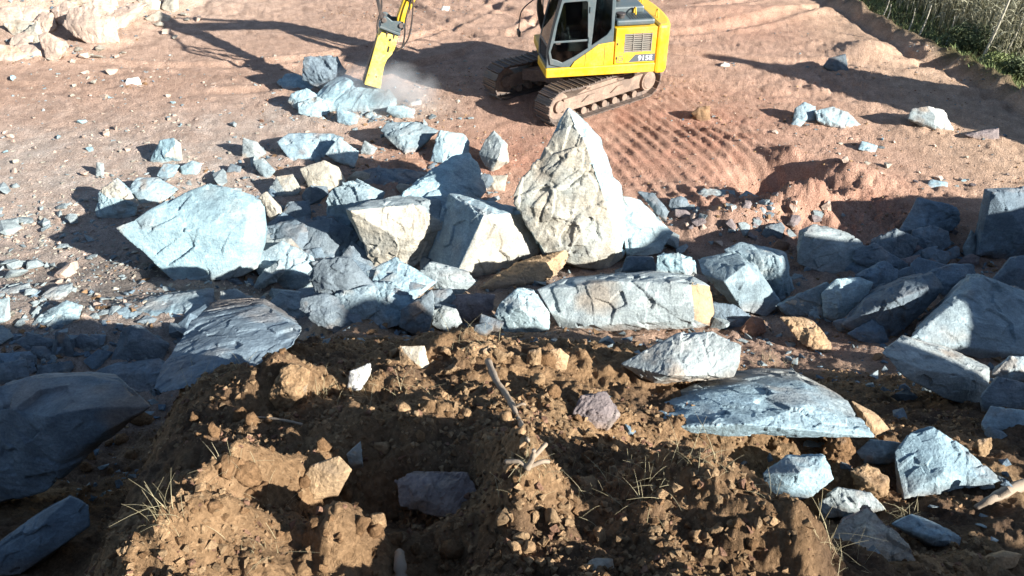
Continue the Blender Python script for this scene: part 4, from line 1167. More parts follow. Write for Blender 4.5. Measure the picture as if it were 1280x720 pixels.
bm = fbar(CY0 + .113, CY1 - .123, [(.872, 1.665), (.772, 2.1), (.618, 2.745)], .012); rel(finish('windscreen', bm, GLS, root, 0))
# door
dout = [(.84, 1.27), (.885, 1.55), (.755, 2.16), (.61, 2.70), (.0, 2.72), (-.055, 1.545), (.29, 1.335), (.58, 1.20)]
up = [(.755, 1.79), (.70, 2.14), (.585, 2.58), (.555, 2.615), (.07, 2.63), (.04, 2.6), (.0, 1.80)]
lo = [(.80, 1.40), (.835, 1.56), (.775, 1.745), (.0, 1.755), (-.012, 1.60), (.30, 1.42), (.56, 1.30), (.68, 1.36)]
bm = B(); plate(bm, dout, [up, lo], CY1 + .003, CY1 + .033)
door = rel(finish('cab_door', bm, GRYM, root, .008))
for lp, nm in ((up, 'door_window'), (lo, 'door_window')):
    bm = B(); prism(bm, lp, CY1 + .012, CY1 + .02); o = finish(nm, bm, GLS, root, 0); o.parent = door
bm = B(); abox(bm, (.73, CY1 + .034, 1.72), (.62, CY1 + .06, 1.755)); o = finish('door_handle', bm, BLK, root, .005); o.parent = door
bm = B()
for z in (1.72, 2.38): abox(bm, (-.08, CY1 + .034, z), (-.01, CY1 + .055, z + .13))
o = finish('door_hinge', bm, GRYM, root, .005); o.parent = door
bm = B(); prism(bm, [(x, z) for x, z in rearwin], CY1 - .04, CY1 - .03); rel(finish('rear_side_window', bm, GLS, root, 0))
bm = B(); abox(bm, (-.575, CY0 + .063, 1.752), (-.565, CY1 - .073, 2.548)); rel(finish('rear_window', bm, GLS, root, 0))
bm = B(); prism(bm, [(.78, 1.5), (.58, 2.6), (-.48, 2.6), (-.48, 1.6)], CY0 + .02, CY0 + .03); rel(finish('side_window', bm, GLS, root, 0))
# inside
bm = B()
abox(bm, (-.2, .5, 1.45), (.32, 1.0, 1.58)); prism(bm, [(-.2, 1.585), (-.34, 2.25), (-.24, 2.27), (-.06, 1.585)], .52, .98); abox(bm, (-.33, .62, 2.28), (-.24, .88, 2.45)); abox(bm, (-.1, .6, ZD1 + .061), (.22, .9, 1.448))
rel(finish('operator_seat', bm, DARKIN, root, .03))
bm = B(); abox(bm, (-.05, 1.02, 1.5), (.4, 1.13, 1.72)); abox(bm, (-.05, .38, 1.5), (.4, .49, 1.72)); cyl(bm, (.36, 1.07, 1.72), (.42, 1.07, 1.95), .02); cyl(bm, (.36, .43, 1.72), (.42, .43, 1.95), .02); cyl(bm, (.42, 1.07, 1.95), (.43, 1.07, 2.02), .035)
rel(finish('control_console', bm, GRIL, root, .01))
bm = B(); cyl(bm, (.62, .66, ZD1 + .061), (.55, .66, 1.75), .02); cyl(bm, (.62, .8, ZD1 + .061), (.55, .8, 1.75), .02); rel(finish('travel_lever', bm, BLK, root, 0))
# mirror arm and lamp in front of the cab
bm = B(); tube(bm, [(.84, CY0 + .02, 2.5), (1.05, CY0 - .05, 2.4), (1.3, CY0 - .1, 2.15), (1.36, CY0 - .1, 1.75)], .014)
mr = finish('mirror', bm, BLK, root, 0, True)
bm = B(); abox(bm, (1.33, CY0 - .22, 1.6), (1.39, CY0 + .02, 1.74)); o = finish('mirror_head', bm, BLK, root, .015); o.parent = mr
# boom: foot bracket, boom, arm, cylinders, linkage
YB = -.1
bm = B()
for y in (YB - .27, YB + .19): prism(bm, [(-.2, ZD1), (-.12, 1.75), (.15, 1.78), (.4, 1.4), (.5, ZD1)], y, y + .08)
finish('boom_bracket', bm, YEL, root, .015)
ax_, az_ = loc(501, 27, YB)            # pin joining arm and hammer
bx_, bz_ = ax_ - .75, az_ + 2.45       # boom tip pin
bx_, bz_ = ax_ - 1.15, az_ + 2.25
EL = (.1, 4.0)
bm = B()
prism(bm, [(-.16, 1.68), (-.02, 1.44), (.2, 1.5), (EL[0] + .32, EL[1] - .28), (EL[0] + .42, EL[1] - .05), (bx_ + .1, bz_ - .12), (bx_ + .16, bz_ + .05), (bx_ - .02, bz_ + .14), (EL[0] + .1, EL[1] + .3), (EL[0] - .22, EL[1] + .12)], YB - .19, YB + .19)
finish('boom', bm, YEL, root, .03)
bm = B()
prism(bm, [(ax_ + .1, az_ - .06), (ax_ + .08, az_ + .12), (bx_ + .24, bz_ + .1), (bx_ - .06, bz_ + .75), (bx_ - .24, bz_ + .7), (bx_ - .22, bz_ - .1), (ax_ - .12, az_ + .1), (ax_ - .08, az_ - .08)], YB - .13, YB + .13)
finish('arm', bm, YEL, root, .025)
def ram(p0, p1, r, name, mat=YEL):
    p0, p1 = Vector(p0), Vector(p1); mid = p0.lerp(p1, .58)
    bm = B(); cyl(bm, p0, mid, r, n=18); cyl(bm, p0 + Vector((0, -.07, 0)), p0 + Vector((0, .07, 0)), r * 1.1, n=14)
    o = finish(name, bm, mat, root, .008)
    bm = B(); cyl(bm, mid, p1, r * .55, n=16); cyl(bm, p1 + Vector((0, -.06, 0)), p1 + Vector((0, .06, 0)), r * .95, n=14)
    rod = finish('piston_rod', bm, STEEL, root, .006); rod.parent = o
for y in (YB - .3, YB + .3): ram((.55, y, 1.25), (EL[0] + .2, y, EL[1] - .2), .065, 'boom_cylinder')
ram((EL[0] + .35, YB, EL[1] + .42), (bx_ - .12, YB, bz_ + .62), .07, 'arm_cylinder')
lx, lz = loc(477, 22, YB)              # the other pin of the hammer bracket
kx, kz = ax_ + .06, az_ + .95
kx2, kz2 = lx + .12, lz + 1.0
ram((bx_ + .12, YB, bz_ + .45), (kx2, YB, kz2), .06, 'bucket_cylinder')
bm = B()
for y in (YB - .2, YB + .16): prism(bm, [(lx + .035, lz), (kx2 + .035, kz2), (kx2 - .035, kz2), (lx - .035, lz)], y, y + .04)
for y in (YB - .16, YB + .12): prism(bm, [(ax_ - .28, az_ + .52), (kx2 + .03, kz2 + .05), (kx2 - .03, kz2 - .05), (ax_ - .28, az_ + .42)], y, y + .035)
finish('linkage', bm, BLK, root, .01)
# hammer
pp = lambda q, y=YB: [loc(440 + a / 6, b / 6, y) for a, b in q]
bm = B()
prism(bm, pp([(205, 225), (345, 245), (318, 345), (296, 390), (262, 425), (240, 470), (222, 560), (212, 645), (90, 612), (150, 400), (188, 260)]), YB - .2, YB + .2)
ham = finish('hydraulic_hammer', bm, YELP, root, .02)
bm = B(); prism(bm, pp([(196, 182), (210, 172), (362, 228), (352, 246)]), YB - .24, YB + .24); o = finish('flange', bm, GRYM, root, .01); o.parent = ham
bm = B()
for y in (YB - .2, YB + .15): prism(bm, pp([(212, 178), (214, 135), (235, 105), (262, 108), (300, 140), (345, 142), (378, 145), (394, 165), (388, 192), (352, 222)]), y, y + .05)
o = finish('bracket', bm, GRYM, root, .012); o.parent = ham
bm = B()
for q in ((238, 130), (366, 170)):
    x, z = loc(440 + q[0] / 6, q[1] / 6, YB)
    cyl(bm, (x, YB - .24, z), (x, YB + .24, z), .055, n=18)
o = finish('pin', bm, STEEL, root, .006); o.parent = ham
bm = B()      # dark slots, bolts and the stiffener ribs by the flange
for q in ([(262, 385), (272, 345), (284, 350), (274, 392)], [(276, 296), (288, 286), (298, 296), (288, 310), (278, 308)], [(210, 228), (226, 234), (208, 262)], [(256, 236), (272, 238), (262, 282)], [(306, 242), (330, 244), (312, 296)], [(124, 556), (132, 556), (132, 566), (124, 566)], [(178, 570), (188, 572), (186, 582), (178, 580)]):
    prism(bm, pp(q, YB + .2), YB + .2025, YB + .212)
o = finish('slot', bm, BLK, root, 0); o.parent = ham
bm = B(); prism(bm, pp([(188, 262), (80, 600), (88, 612), (150, 402), (196, 262)]), YB - .14, YB + .14); o = finish('back_plate', bm, BLK, root, .004); o.parent = ham
c0 = loc(440 + 150 / 6, 620 / 6, YB); c1 = loc(440 + 128 / 6, 745 / 6, YB)
bm = B(); cyl(bm, (c0[0], YB, c0[1]), (c1[0], YB, c1[1]), .075, .06, n=20); o = finish('chisel', bm, STEEL, root, .004); o.parent = ham
def hose(name, pts, r=.02, par=None):
    bm = B(); tube(bm, pts, r); o = finish(name, bm, BLK, root, 0, True)
    if par: o.parent = par
for dy, k in ((.2, 0), (.26, 1)):
    q = [(355, 380), (400, 330), (438, 240), (440, 120), (425, 0), (420, -120)] if k == 0 else [(330, 385), (375, 350), (395, 260), (400, 160), (425, 60), (455, -20)]
    if k == 0: q = [(330, 375), (375, 355), (425, 280), (450, 150), (458, 0), (450, -160)]
    p = [loc(440 + a / 6, b / 6, YB + dy) for a, b in q]
    hose('hydraulic_hose', [(x, YB + dy, z) for x, z in p], .018)
p = [loc(440 + a / 6, b / 6, YB + .18) for a, b in ((192, 250), (190, 190), (205, 120), (222, 60), (222, -40), (230, -200))]
hose('hydraulic_hose', [(x, YB + .18, z) for x, z in p], .022)
for k in range(5):      # hoses hanging by the boom foot, beside the windscreen
    y = .02 + k * .05
    hose('hydraulic_hose', [(.3, y, 1.4), (.62 + .03 * k, y + .03, 1.7 - .03 * k), (.82 + .03 * k, y + .05, 2.2), (.86, y, 2.8), (.72 + .02 * k, y - .03, 3.3), (EL[0] + .35, YB + .21, EL[1])], .026)
for k in range(3):
    y = YB + .21 + k * .04
    hose('hydraulic_hose', [(EL[0] + .1, y, EL[1] + .05), (EL[0] + .8, y, EL[1] + .32), (bx_ - .4, y, bz_ + .3), (bx_ + .02, y, bz_ + .35), (bx_ + .3, y, bz_ - .3)], .018)
bm = B(); abox(bm, (EL[0] + .28, YB + .2, EL[1] - .3), (EL[0] + .4, YB + .34, EL[1] - .17)); finish('work_lamp', bm, BLK, root, .01)
# ------------------------------------------------------------------ loose stones and clods, one object each
def hull_mesh(name, seed, flat, mat, vox=.12, rough=1.0, kind='grey', pts=11):
    r = np.random.default_rng(seed)
    P = r.normal(size=(pts, 3)); P /= np.linalg.norm(P, axis=1)[:, None]
    P *= r.uniform(.75, 1.05, (pts, 1)); P[:, 2] *= flat; P[:, 1] *= r.uniform(.6, .95)
    bm = bmesh.new()
    for p in P: bm.verts.new(p)
    bmesh.ops.convex_hull(bm, input=bm.verts[:])
    bmesh.ops.delete(bm, geom=[v for v in bm.verts if not v.link_faces], context='VERTS')
    bmesh.ops.recalc_face_normals(bm, faces=bm.faces[:])
    if vox:
        bmesh.ops.triangulate(bm, faces=bm.faces[:])
        for _ in range(5):
            es = [e for e in bm.edges if e.calc_length() > vox * 2]
            if not es: break
            bmesh.ops.subdivide_edges(bm, edges=es, cuts=1)
            bmesh.ops.triangulate(bm, faces=bm.faces[:])
    me = bpy.data.meshes.new(name); bm.to_mesh(me); bm.free()
    n = len(me.vertices)
    V = np.empty(n * 3, np.float32); me.vertices.foreach_get('co', V); V = V.reshape(-1, 3).astype(float)
    if vox:
        Nv = np.empty(n * 3, np.float32); me.vertex_normals.foreach_get('vector', Nv); Nv = Nv.reshape(-1, 3)
        V = V + Nv * (.1 * rough * fbm3(V * 1.6, 4, seed))[:, None]
        me.vertices.foreach_set('co', V.astype(np.float32).ravel()); me.update()
        if rough > 1.5:
            me.polygons.foreach_set('use_smooth', np.ones(len(me.polygons), bool))
    C = np.repeat(np.array(PAL[kind])[None], n, 0) * (1 + .25 * fbm3(V * 1.2, 3, seed + 1))[:, None]
    set_col(me, C)
    me.materials.append(mat)
    return me

def slope_normal(x, y):
    e = .08
    dx = (macro(x + e, y) - macro(x - e, y)) / (2 * e); dy = (macro(x, y + e) - macro(x, y - e)) / (2 * e)
    return Vector((-float(dx), -float(dy), 1)).normalized()

def scatter(name, cat, label, group, meshes, n, region, size, sink=.3, rs=0):
    r = random.Random(rs)
    done = 0; tries = 0
    while done < n and tries < n * 60:
        tries += 1
        px, py = region(r)
        hit = ground_hit(px, py)
        s = size(r) * (np.linalg.norm(hit - CAM) / FPX)      # drawn size at that distance, real size in metres
        o = bpy.data.objects.new(name, r.choice(meshes))
        z = float(gz(hit[0], hit[1])[0])
        o.location = (hit[0], hit[1], z + s * (.45 - sink))
        nrm = slope_normal(hit[0], hit[1])
        q = Vector((0, 0, 1)).rotation_difference(nrm).to_matrix() @ Matrix.Rotation(r.uniform(0, 6.28), 3, 'Z') @ Matrix.Rotation(r.uniform(-.35, .35), 3, 'X')
        o.rotation_euler = q.to_euler()
        k = r.uniform(.8, 1.2)
        o.scale = (s * k, s, s / k)
        COL.objects.link(o)
        tag(o, label, cat, group)
        done += 1

def poly(pts):
    """a random pixel inside a polygon"""
    x0, x1 = min(p[0] for p in pts), max(p[0] for p in pts); y0, y1 = min(p[1] for p in pts), max(p[1] for p in pts)
    def f(r):
        while True:
            x, y = r.uniform(x0, x1), r.uniform(y0, y1)
            ins = False; j = len(pts) - 1
            for i in range(len(pts)):
                if (pts[i][1] > y) != (pts[j][1] > y) and x < (pts[j][0] - pts[i][0]) * (y - pts[i][1]) / (pts[j][1] - pts[i][1]) + pts[i][0]: ins = not ins
                j = i
            if ins: return x, y
    return f
def psize(a, b, k=2.2):
    return lambda r: a + (b - a) * r.random() ** k

sm_grey = [hull_mesh('stone', 100 + i, .5, M_STONE, .16, 1, 'grey') for i in range(5)]
sm_pale = [hull_mesh('stone', 120 + i, .55, M_STONE, .16, 1, ('pink', 'cream', 'pale')[i % 3]) for i in range(4)]
sm_dark = [hull_mesh('stone', 140 + i, .6, M_STONE, .16, 1, ('dark', 'navy')[i % 2]) for i in range(4)]
sm_red = [hull_mesh('stone', 160 + i, .6, M_STONE, .16, 1, ('rust', 'pink', 'purple')[i % 3]) for i in range(3)]
sm_pink = [hull_mesh('stone', 170 + i, .6, M_STONE, .16, 1, ('pink', 'cream')[i % 2]) for i in range(4)]
sm_clod = [hull_mesh('clod', 180 + i, .8, M_SOIL, .16, 2.4, ('ochre', 'tan', 'brown')[i % 3], 14) for i in range(6)]
sm_dclod = [hull_mesh('clod', 190 + i, .8, M_SOIL, .16, 2.4, 'brown', 14) for i in range(4)]

scatter('stone', 'stone', 'small flat grey stone scattered on the pale gravel short of the large light blue boulder', 'stones on the pale gravel', sm_grey + sm_pale[:1], 62,
        poly([(0, 225), (100, 260), (130, 330), (200, 370), (120, 430), (0, 440)]), psize(5, 17), .25, 1)
scatter('stone', 'stone', 'tiny pale stone on the smooth dusty floor between gravel and far rock heap', 'stones on the dusty floor', sm_pale, 34,
        poly([(0, 100), (140, 90), (290, 150), (180, 200), (110, 230), (0, 220)]), psize(3, 8), .2, 2)
scatter('stone', 'stone', 'dark stone in the shaded rubble at the foot of the bank', 'stones in the shaded rubble', sm_dark + sm_grey[:1], 46,
        poly([(0, 420), (170, 410), (330, 310), (430, 320), (500, 390), (360, 420), (180, 470), (0, 450)]), psize(7, 26), .25, 3)
scatter('stone', 'stone', 'small stone on the red earth between the back row and the hammered boulder', 'stones before the hammered boulder', sm_grey + sm_red[:2], 26,
        poly([(300, 145), (380, 130), (480, 145), (600, 150), (470, 165), (340, 170), (260, 200)]), psize(3, 8), .2, 4)
scatter('stone', 'stone', 'reddish stone in the turned earth of the red mound', 'stones of the red mound', sm_red + sm_grey[:1], 44,
        poly([(835, 265), (960, 250), (1060, 270), (1000, 300), (900, 312), (845, 300)]), psize(4, 12), .3, 5)
scatter('stone', 'stone', 'small stone strewn over the open floor between the red mound and the broken pair', 'stones on the open floor', sm_pale + sm_red, 20,
        poly([(950, 165), (1100, 170), (1270, 190), (1270, 230), (1130, 240), (1040, 215)]), psize(3, 8), .2, 6)
scatter('stone', 'stone', 'small angular stone lying in the dark soil between the rocks of the slope', 'stones in the dark soil', sm_dark + sm_grey[:2], 40,
        poly([(900, 420), (1090, 430), (1230, 520), (1280, 560), (1280, 715), (1060, 715), (960, 600), (760, 545), (720, 480)]), psize(6, 20), .3, 7)
scatter('stone', 'stone', 'pale rock chip along the foot of the far rock heap', 'chips along the far heap', sm_pink, 18,
        poly([(0, 70), (70, 68), (160, 55), (240, 10), (255, 30), (170, 75), (60, 90), (0, 95)]), psize(4, 9), .2, 8)
scatter('stone', 'stone', 'grey blue chip of rubble caught in the gaps between the boulders of the pile', 'rubble chips in the pile', sm_grey + sm_dark[:2] + sm_pale[:1], 60,
        poly([(240, 205), (430, 200), (640, 225), (860, 290), (1000, 350), (950, 410), (700, 430), (560, 400), (420, 330), (320, 300)]), psize(8, 24), .15, 9)
scatter('dirt_clod', 'dirt clod', 'orange brown clod of earth lying loose on the lit part of the bank', 'loose clods on the lit bank', sm_clod, 95,
        poly([(380, 500), (470, 440), (700, 450), (790, 560), (960, 660), (1000, 715), (600, 715), (640, 560), (420, 560)]), psize(5, 20), .3, 10)
scatter('dirt_clod', 'dirt clod', 'dark brown clod of earth in the shaded hollow of the bank', 'loose clods in the shade', sm_dclod, 75,
        poly([(110, 560), (230, 490), (350, 520), (480, 600), (640, 610), (560, 715), (400, 715), (380, 640), (200, 640), (60, 700)]), psize(6, 20), .35, 11)

# ------------------------------------------------------------------ gravel and crumbs nobody could count
def stuff_stones(name, n, dens, sizes, flat, cols, mat, seed, zoff=.2):
    r = np.random.default_rng(seed)
    shapes = []
    for k in range(6):
        me = hull_mesh('tmp', seed * 50 + k, flat, mat, 0, pts=9)
        V = np.empty(len(me.vertices) * 3, np.float32); me.vertices.foreach_get('co', V)
        F = [tuple(p.vertices) for p in me.polygons]
        shapes.append((V.reshape(-1, 3).astype(float), F)); bpy.data.meshes.remove(me)
    X, Y = dens(r, n)
    n = len(X)
    Z = gz(X, Y)
    s = sizes[0] + (sizes[1] - sizes[0]) * r.random(n) ** 4
    a = r.uniform(0, 6.28, n); ti = r.normal(0, .35, n)
    which = r.integers(0, 6, n)
    base = np.array([PAL[c] for c in cols])[r.integers(0, len(cols), n)] * r.uniform(.75, 1.2, (n, 1))
    Vs, Fl, Ct, Cs = [], [], [], []
    off = 0
    for k in range(6):
        V0, F0 = shapes[k]
        idx = np.where(which == k)[0]
        ca, sa = np.cos(a[idx])[:, None], np.sin(a[idx])[:, None]
        ct, st = np.cos(ti[idx])[:, None], np.sin(ti[idx])[:, None]
        x, y, z = V0[:, 0][None], V0[:, 1][None], V0[:, 2][None]
        y, z = y * ct - z * st, y * st + z * ct
        x, y = x * ca - y * sa, x * sa + y * ca
        S = s[idx][:, None]
        P = np.stack([x * S + X[idx][:, None], y * S + Y[idx][:, None], z * S + (Z[idx] + zoff * s[idx] * flat)[:, None]], -1)
        m = len(V0)
        Vs.append(P.reshape(-1, 3)); Cs.append(np.repeat(base[idx], m, 0))
        fl = np.concatenate([np.array(f) for f in F0]); cn = np.array([len(f) for f in F0])
        Fl.append((fl[None] + off + (np.arange(len(idx)) * m)[:, None]).ravel()); Ct.append(np.tile(cn, len(idx)))
        off += m * len(idx)
    me = mesh_np(name, np.concatenate(Vs), np.concatenate(Fl), np.concatenate(Ct), mat, False)
    set_col(me, np.concatenate(Cs))
    return link(bpy.data.objects.new(name, me))

def dens_grav(r, n):
    X = r.uniform(-14, -1, n * 3); Y = r.uniform(8.5, 22, n * 3)
    g = 1.0 * np.exp(-((X + 7) / 3.6) ** 2 - ((Y - 11.5) / 3.0) ** 2) + .12
    k = r.random(n * 3) < g * (.4 + .9 * np.clip(fbm2(X * .9, Y * .9, 3, 77) + .4, 0, 1.2))
    return X[k][:n], Y[k][:n]
tag(stuff_stones('gravel', 14000, dens_grav, (.010, .085), .5, ['grey', 'cream', 'pink', 'cream', 'grey', 'pink'], M_STONE, 3), 'loose grey gravel and rock chips over the quarry floor', 'gravel', kind='stuff')
def dens_red(r, n):
    X = r.uniform(-6, 14, n * 3); Y = r.uniform(11.5, 30, n * 3)
    k = r.random(n * 3) < np.clip(fbm2(X * .5, Y * .5, 3, 78) * 1.4 + .35 + 1.2 * gbump(X, Y, 5.5, 13, 2.5, 1.2, 1), .05, 1) * (X < FIELD_X(Y) + .2)
    return X[k][:n], Y[k][:n]
tag(stuff_stones('rubble', 10000, dens_red, (.006, .045), .6, ['pink', 'rust', 'tan', 'pink', 'grey'], M_SOIL, 4), 'fine reddish rubble over the open quarry floor', 'rubble', kind='stuff')
def dens_bank(r, n):
    t = r.random(n * 2)
    Y = 1.0 + 6.0 * t ** 1.8; X = r.uniform(-.62, .62, n * 2) * (Y + 1.2)
    k = r.random(n * 2) < np.clip(.55 + 1.1 * fbm2(X * 1.6, Y * 1.6, 3, 79), .08, 1)
    return X[k][:n], Y[k][:n]
tag(stuff_stones('soil_crumbs', 42000, dens_bank, (.003, .03), .8, ['ochre', 'ochre', 'tan', 'brown', 'brown', 'ochre', 'rust', 'tan'], M_SOIL, 5), 'crumbs of brown earth over the bank', 'soil', kind='stuff')
def dens_slope(r, n):
    Y = r.uniform(5, 11.5, n // 2); X = r.uniform(-7, 8, n // 2)
    ft = np.array([q for q in FEET if q[1] > 7.5])
    f = ft[r.integers(0, len(ft), n // 2)]
    a = r.uniform(0, 6.28, n // 2); d = f[:, 2] * (1 + np.abs(r.normal(0, .25, n // 2)))
    return np.concatenate([X, f[:, 0] + np.cos(a) * d]), np.concatenate([Y, f[:, 1] + np.sin(a) * d * .8])
tag(stuff_stones('rock_debris', 7000, dens_slope, (.012, .10), .55, ['grey', 'dark', 'grey', 'navy', 'brown'], M_STONE, 6), 'broken stone debris between the boulders', 'debris', kind='stuff')

# ------------------------------------------------------------------ roots, branches and dry grass
M_WOOD = paint('dead wood', (.25, .20, .15), .85, dust=.5, dustcol=(.25, .17, .1), bump=.6)
def stick(name, label, cat, pts, r, off=None, kids=()):
    """pts: pixels with a height in metres over the bank"""
    bm = B()
    P = []
    for (px, py, h) in pts:
        g = ground_hit(px, py); z = float(gz(g[0], g[1])[0])
        d = ray(px, py); t = (H - z - h) / -d[2]
        P.append(CAM + d * t)
    rj = random.Random(len(pts) * 5 + int(pts[0][0])); rl = r if isinstance(r, list) else [r]
    rq = [float(np.interp(k / 29, np.linspace(0, 1, len(rl)), rl)) * rj.uniform(.78, 1.2) for k in range(30)]
    P = [p + np.array([rj.uniform(-.012, .012) for _ in range(3)]) for p in P]
    tube(bm, P, rq, 8)
    for k in kids: tube(bm, [P[k[0]], P[k[0]] + np.array(k[1]) * .5 + np.array((.01, .0, .015)), P[k[0]] + np.array(k[1])], r[-1] * .6 if isinstance(r, list) else r * .5, 6)
    o = finish(name, bm, M_WOOD, None, 0, True)
    tag(o, label, cat)
    return o
stick('root', 'long pale dead root sloping down the bank from the wide clod', 'root', [(612, 450, .1), (622, 475, .2), (632, 492, .2), (641, 510, .18), (648, 528, .14), (656, 548, .04)], [.02, .018, .016, .015, .013, .011], kids=((3, (.06, 0, .02)),))
stick('root_stump', 'short knotty root stump above the pointed lit mound', 'root', [(664, 560, .1), (662, 572, .07), (660, 588, .02)], [.007, .011, .014], kids=((2, (.08, .02, .01)), (2, (-.08, .03, .0)), (1, (.05, .05, .02))))
stick('branch', 'grey brown dead branch lying on the slope at the edge of view', 'branch', [(1222, 636, .03), (1245, 622, .06), (1268, 612, .08), (1300, 600, .08)], [.02, .03, .035], kids=((1, (.05, .0, .06)),))
stick('root', 'thin dark root lying across the shaded earth of the bank', 'root', [(312, 524, .03), (335, 525, .05), (362, 527, .03), (378, 531, .02)], .006)
stick('root', 'thick dark root end poking out of the shaded earth at the bottom edge', 'root', [(497, 690, .05), (500, 705, .06), (504, 725, .04)], [.016, .022, .024])

M_STRAW = plant_material('dry straw', (.40, .34, .20), (.55, .48, .30))
def blades(n, centre, spread, length, seed, lean=.9, width=.0018, z=None):
    r = np.random.default_rng(seed)
    V, F = [], []
    for k in range(n):
        x = centre[0] + r.normal(0, spread); y = centre[1] + r.normal(0, spread * .6)
        zz = float(gz(x, y)[0]) - .005 if z is None else z
        a = r.uniform(0, 6.28); l = length * r.uniform(.5, 1.2); ln = r.uniform(.1, lean)
        d = np.array([math.cos(a), math.sin(a), 0]); side = np.array([-d[1], d[0], 0]) * width * r.uniform(.6, 1.5)
        p = np.array([x, y, zz])
        i0 = len(V)
        for s in range(5):
            t = s / 4
            q = p + d * l * ln * t ** 1.6 + np.array([0, 0, 1]) * l * (t - .35 * ln * t * t)
            w = side * (1 - .75 * t)
            V += [q - w, q + w, q + np.cross(w, d) * .8]
        for s in range(4):
            b = i0 + s * 3
            for u, v in ((0, 1), (1, 2), (2, 0)): F.append((b + u, b + v, b + 3 + v, b + 3 + u))
    return np.array(V), np.array(F)
def tuft(label, px, py, n, spread, length, seed, group=None):
    g = ground_hit(px, py)
    V, F = blades(int(n * 1.7), g, spread, length, seed, 1.5, .001)
    me = mesh_np('grass_tuft', V, F.ravel(), np.full(len(F), 4), M_STRAW)
    o = link(bpy.data.objects.new('grass_tuft', me))
    tag(o, label, 'grass tuft', group)
tuft('sparse tuft of dry grass on the crest of the lit ridge below the rugged rock', 850, 600, 46, .16, .13, 1)
tuft('few dry straws on the lit ridge near the reddish clod', 790, 640, 18, .14, .1, 2)
tuft('pale straws sprouting from the lit spur in the shade', 205, 650, 16, .03, .14, 3)
tuft('dry straws at the upper tip of the lit spur', 300, 588, 14, .07, .11, 4)
tuft('green and straw coloured blades by the huge smooth boulder', 215, 482, 30, .12, .2, 5)
tuft('dry grass over the edge of the bank before the broad dark boulder', 262, 470, 22, .14, .13, 6)
tuft('thin straws on top of the wide clod with the root', 605, 432, 24, .1, .14, 7)
tuft('broad pale straws at the bottom edge beside the cream topped stone', 1035, 712, 26, .06, .13, 8)
tuft('wispy dry grass under the smooth faced grey boulder', 1190, 505, 34, .14, .16, 9)
tuft('wispy dry grass on the dark soil near the tan slab', 965, 455, 30, .16, .15, 10)
tuft('fine dry straws on the pale clod at the edge of the bank', 385, 485, 18, .08, .12, 11)
tuft('hair like dry roots beside the root stump', 660, 590, 26, .05, .09, 12)
tuft('straws around the orange clod on the bank crest', 500, 500, 26, .16, .1, 13)
tuft('few straws in the shade above the small lit mound', 330, 690, 10, .05, .12, 14)
tuft('straws by the bright blue shard on the slope', 1125, 648, 16, .05, .1, 15)

# ------------------------------------------------------------------ the field beyond the quarry
M_STALK = plant_material('dry stalks', (.22, .215, .13), (.44, .41, .29))
M_GRASS = plant_material('field grass', (.13, .18, .06), (.27, .29, .13))
M_LEAF = plant_material('dark leaves', (.06, .085, .04), (.15, .17, .085))
def field_points(r, n, e0, e1, y0=14, y1=44):
    Y = r.uniform(y0, y1, n); X = FIELD_X(Y) + e0 + (e1 - e0) * r.random(n) + .25 * fbm2(Y * .6, Y * 0, 2, 31)
    return X, Y
def ribbons(P0, D, side, L, droop, seg, width):
    """curved leaf blades: P0 (n,3) root, D (n,3) direction, droop downwards"""
    n = len(P0); V = []
    for s in range(seg + 1):
        t = s / seg
        q = P0 + D * (L * t)[:, None] - np.array([0, 0, 1])[None] * (L * droop * t * t)[:, None]
        w = side * (width * (1 - .9 * t ** 1.5))[:, None]
        V += [q - w, q + w]
    V = np.stack(V, 1).reshape(-1, 3)
    b = (np.arange(n) * 2 * (seg + 1))[:, None]
    F = np.concatenate([np.stack([b[:, 0] + 2 * s, b[:, 0] + 2 * s + 1, b[:, 0] + 2 * s + 3, b[:, 0] + 2 * s + 2], -1)[:, None] for s in range(seg)], 1).reshape(-1, 4)
    return V, F
def build_stalks():
    r = np.random.default_rng(61)
    n = 13000
    X, Y = field_points(r, n, 1.5, 15, 21, 46)
    Z = gz(X, Y)
    h = r.uniform(1.1, 2.1, n) * (.55 + .45 * np.clip((X - FIELD_X(Y)) / 3, 0, 1))
    up = np.stack([r.normal(0, .10, n), r.normal(0, .10, n), np.ones(n)], -1)
    P = np.stack([X, Y, Z], -1)
    a = r.uniform(0, 6.28, n); sd = np.stack([np.cos(a), np.sin(a), 0 * a], -1)
    V1, F1 = ribbons(P, up, sd, h, .04 + 0 * h, 3, .012 + 0 * h)
    Vs, Fs = [V1], [F1]; off = len(V1)
    a2 = a + 1.57; sd2 = np.stack([np.cos(a2), np.sin(a2), 0 * a], -1)
    V1, F1 = ribbons(P, up, sd2, h, .04 + 0 * h, 3, .012 + 0 * h); Vs.append(V1); Fs.append(F1 + off); off += len(V1)
    for k in range(4):
        t = r.uniform(.25, 1.0, n)
        b = r.uniform(0, 6.28, n)
        D = np.stack([np.cos(b), np.sin(b), r.uniform(.2, 1.1, n)], -1)
        S = np.stack([-np.sin(b), np.cos(b), r.normal(0, .3, n)], -1)
        V1, F1 = ribbons(P + up * (h * t)[:, None], D, S, r.uniform(.15, .42, n), r.uniform(.6, 1.6, n), 3, r.uniform(.006, .018, n))
        Vs.append(V1); Fs.append(F1 + off); off += len(V1)
    F = np.concatenate(Fs)
    me = mesh_np('dry_stalks', np.concatenate(Vs), F.ravel(), np.full(len(F), 4), M_STALK)
    tag(link(bpy.data.objects.new('dry_stalks', me)), 'dense field of dry grey brown stalks beyond the quarry edge', 'dry crop', kind='stuff')
build_stalks()
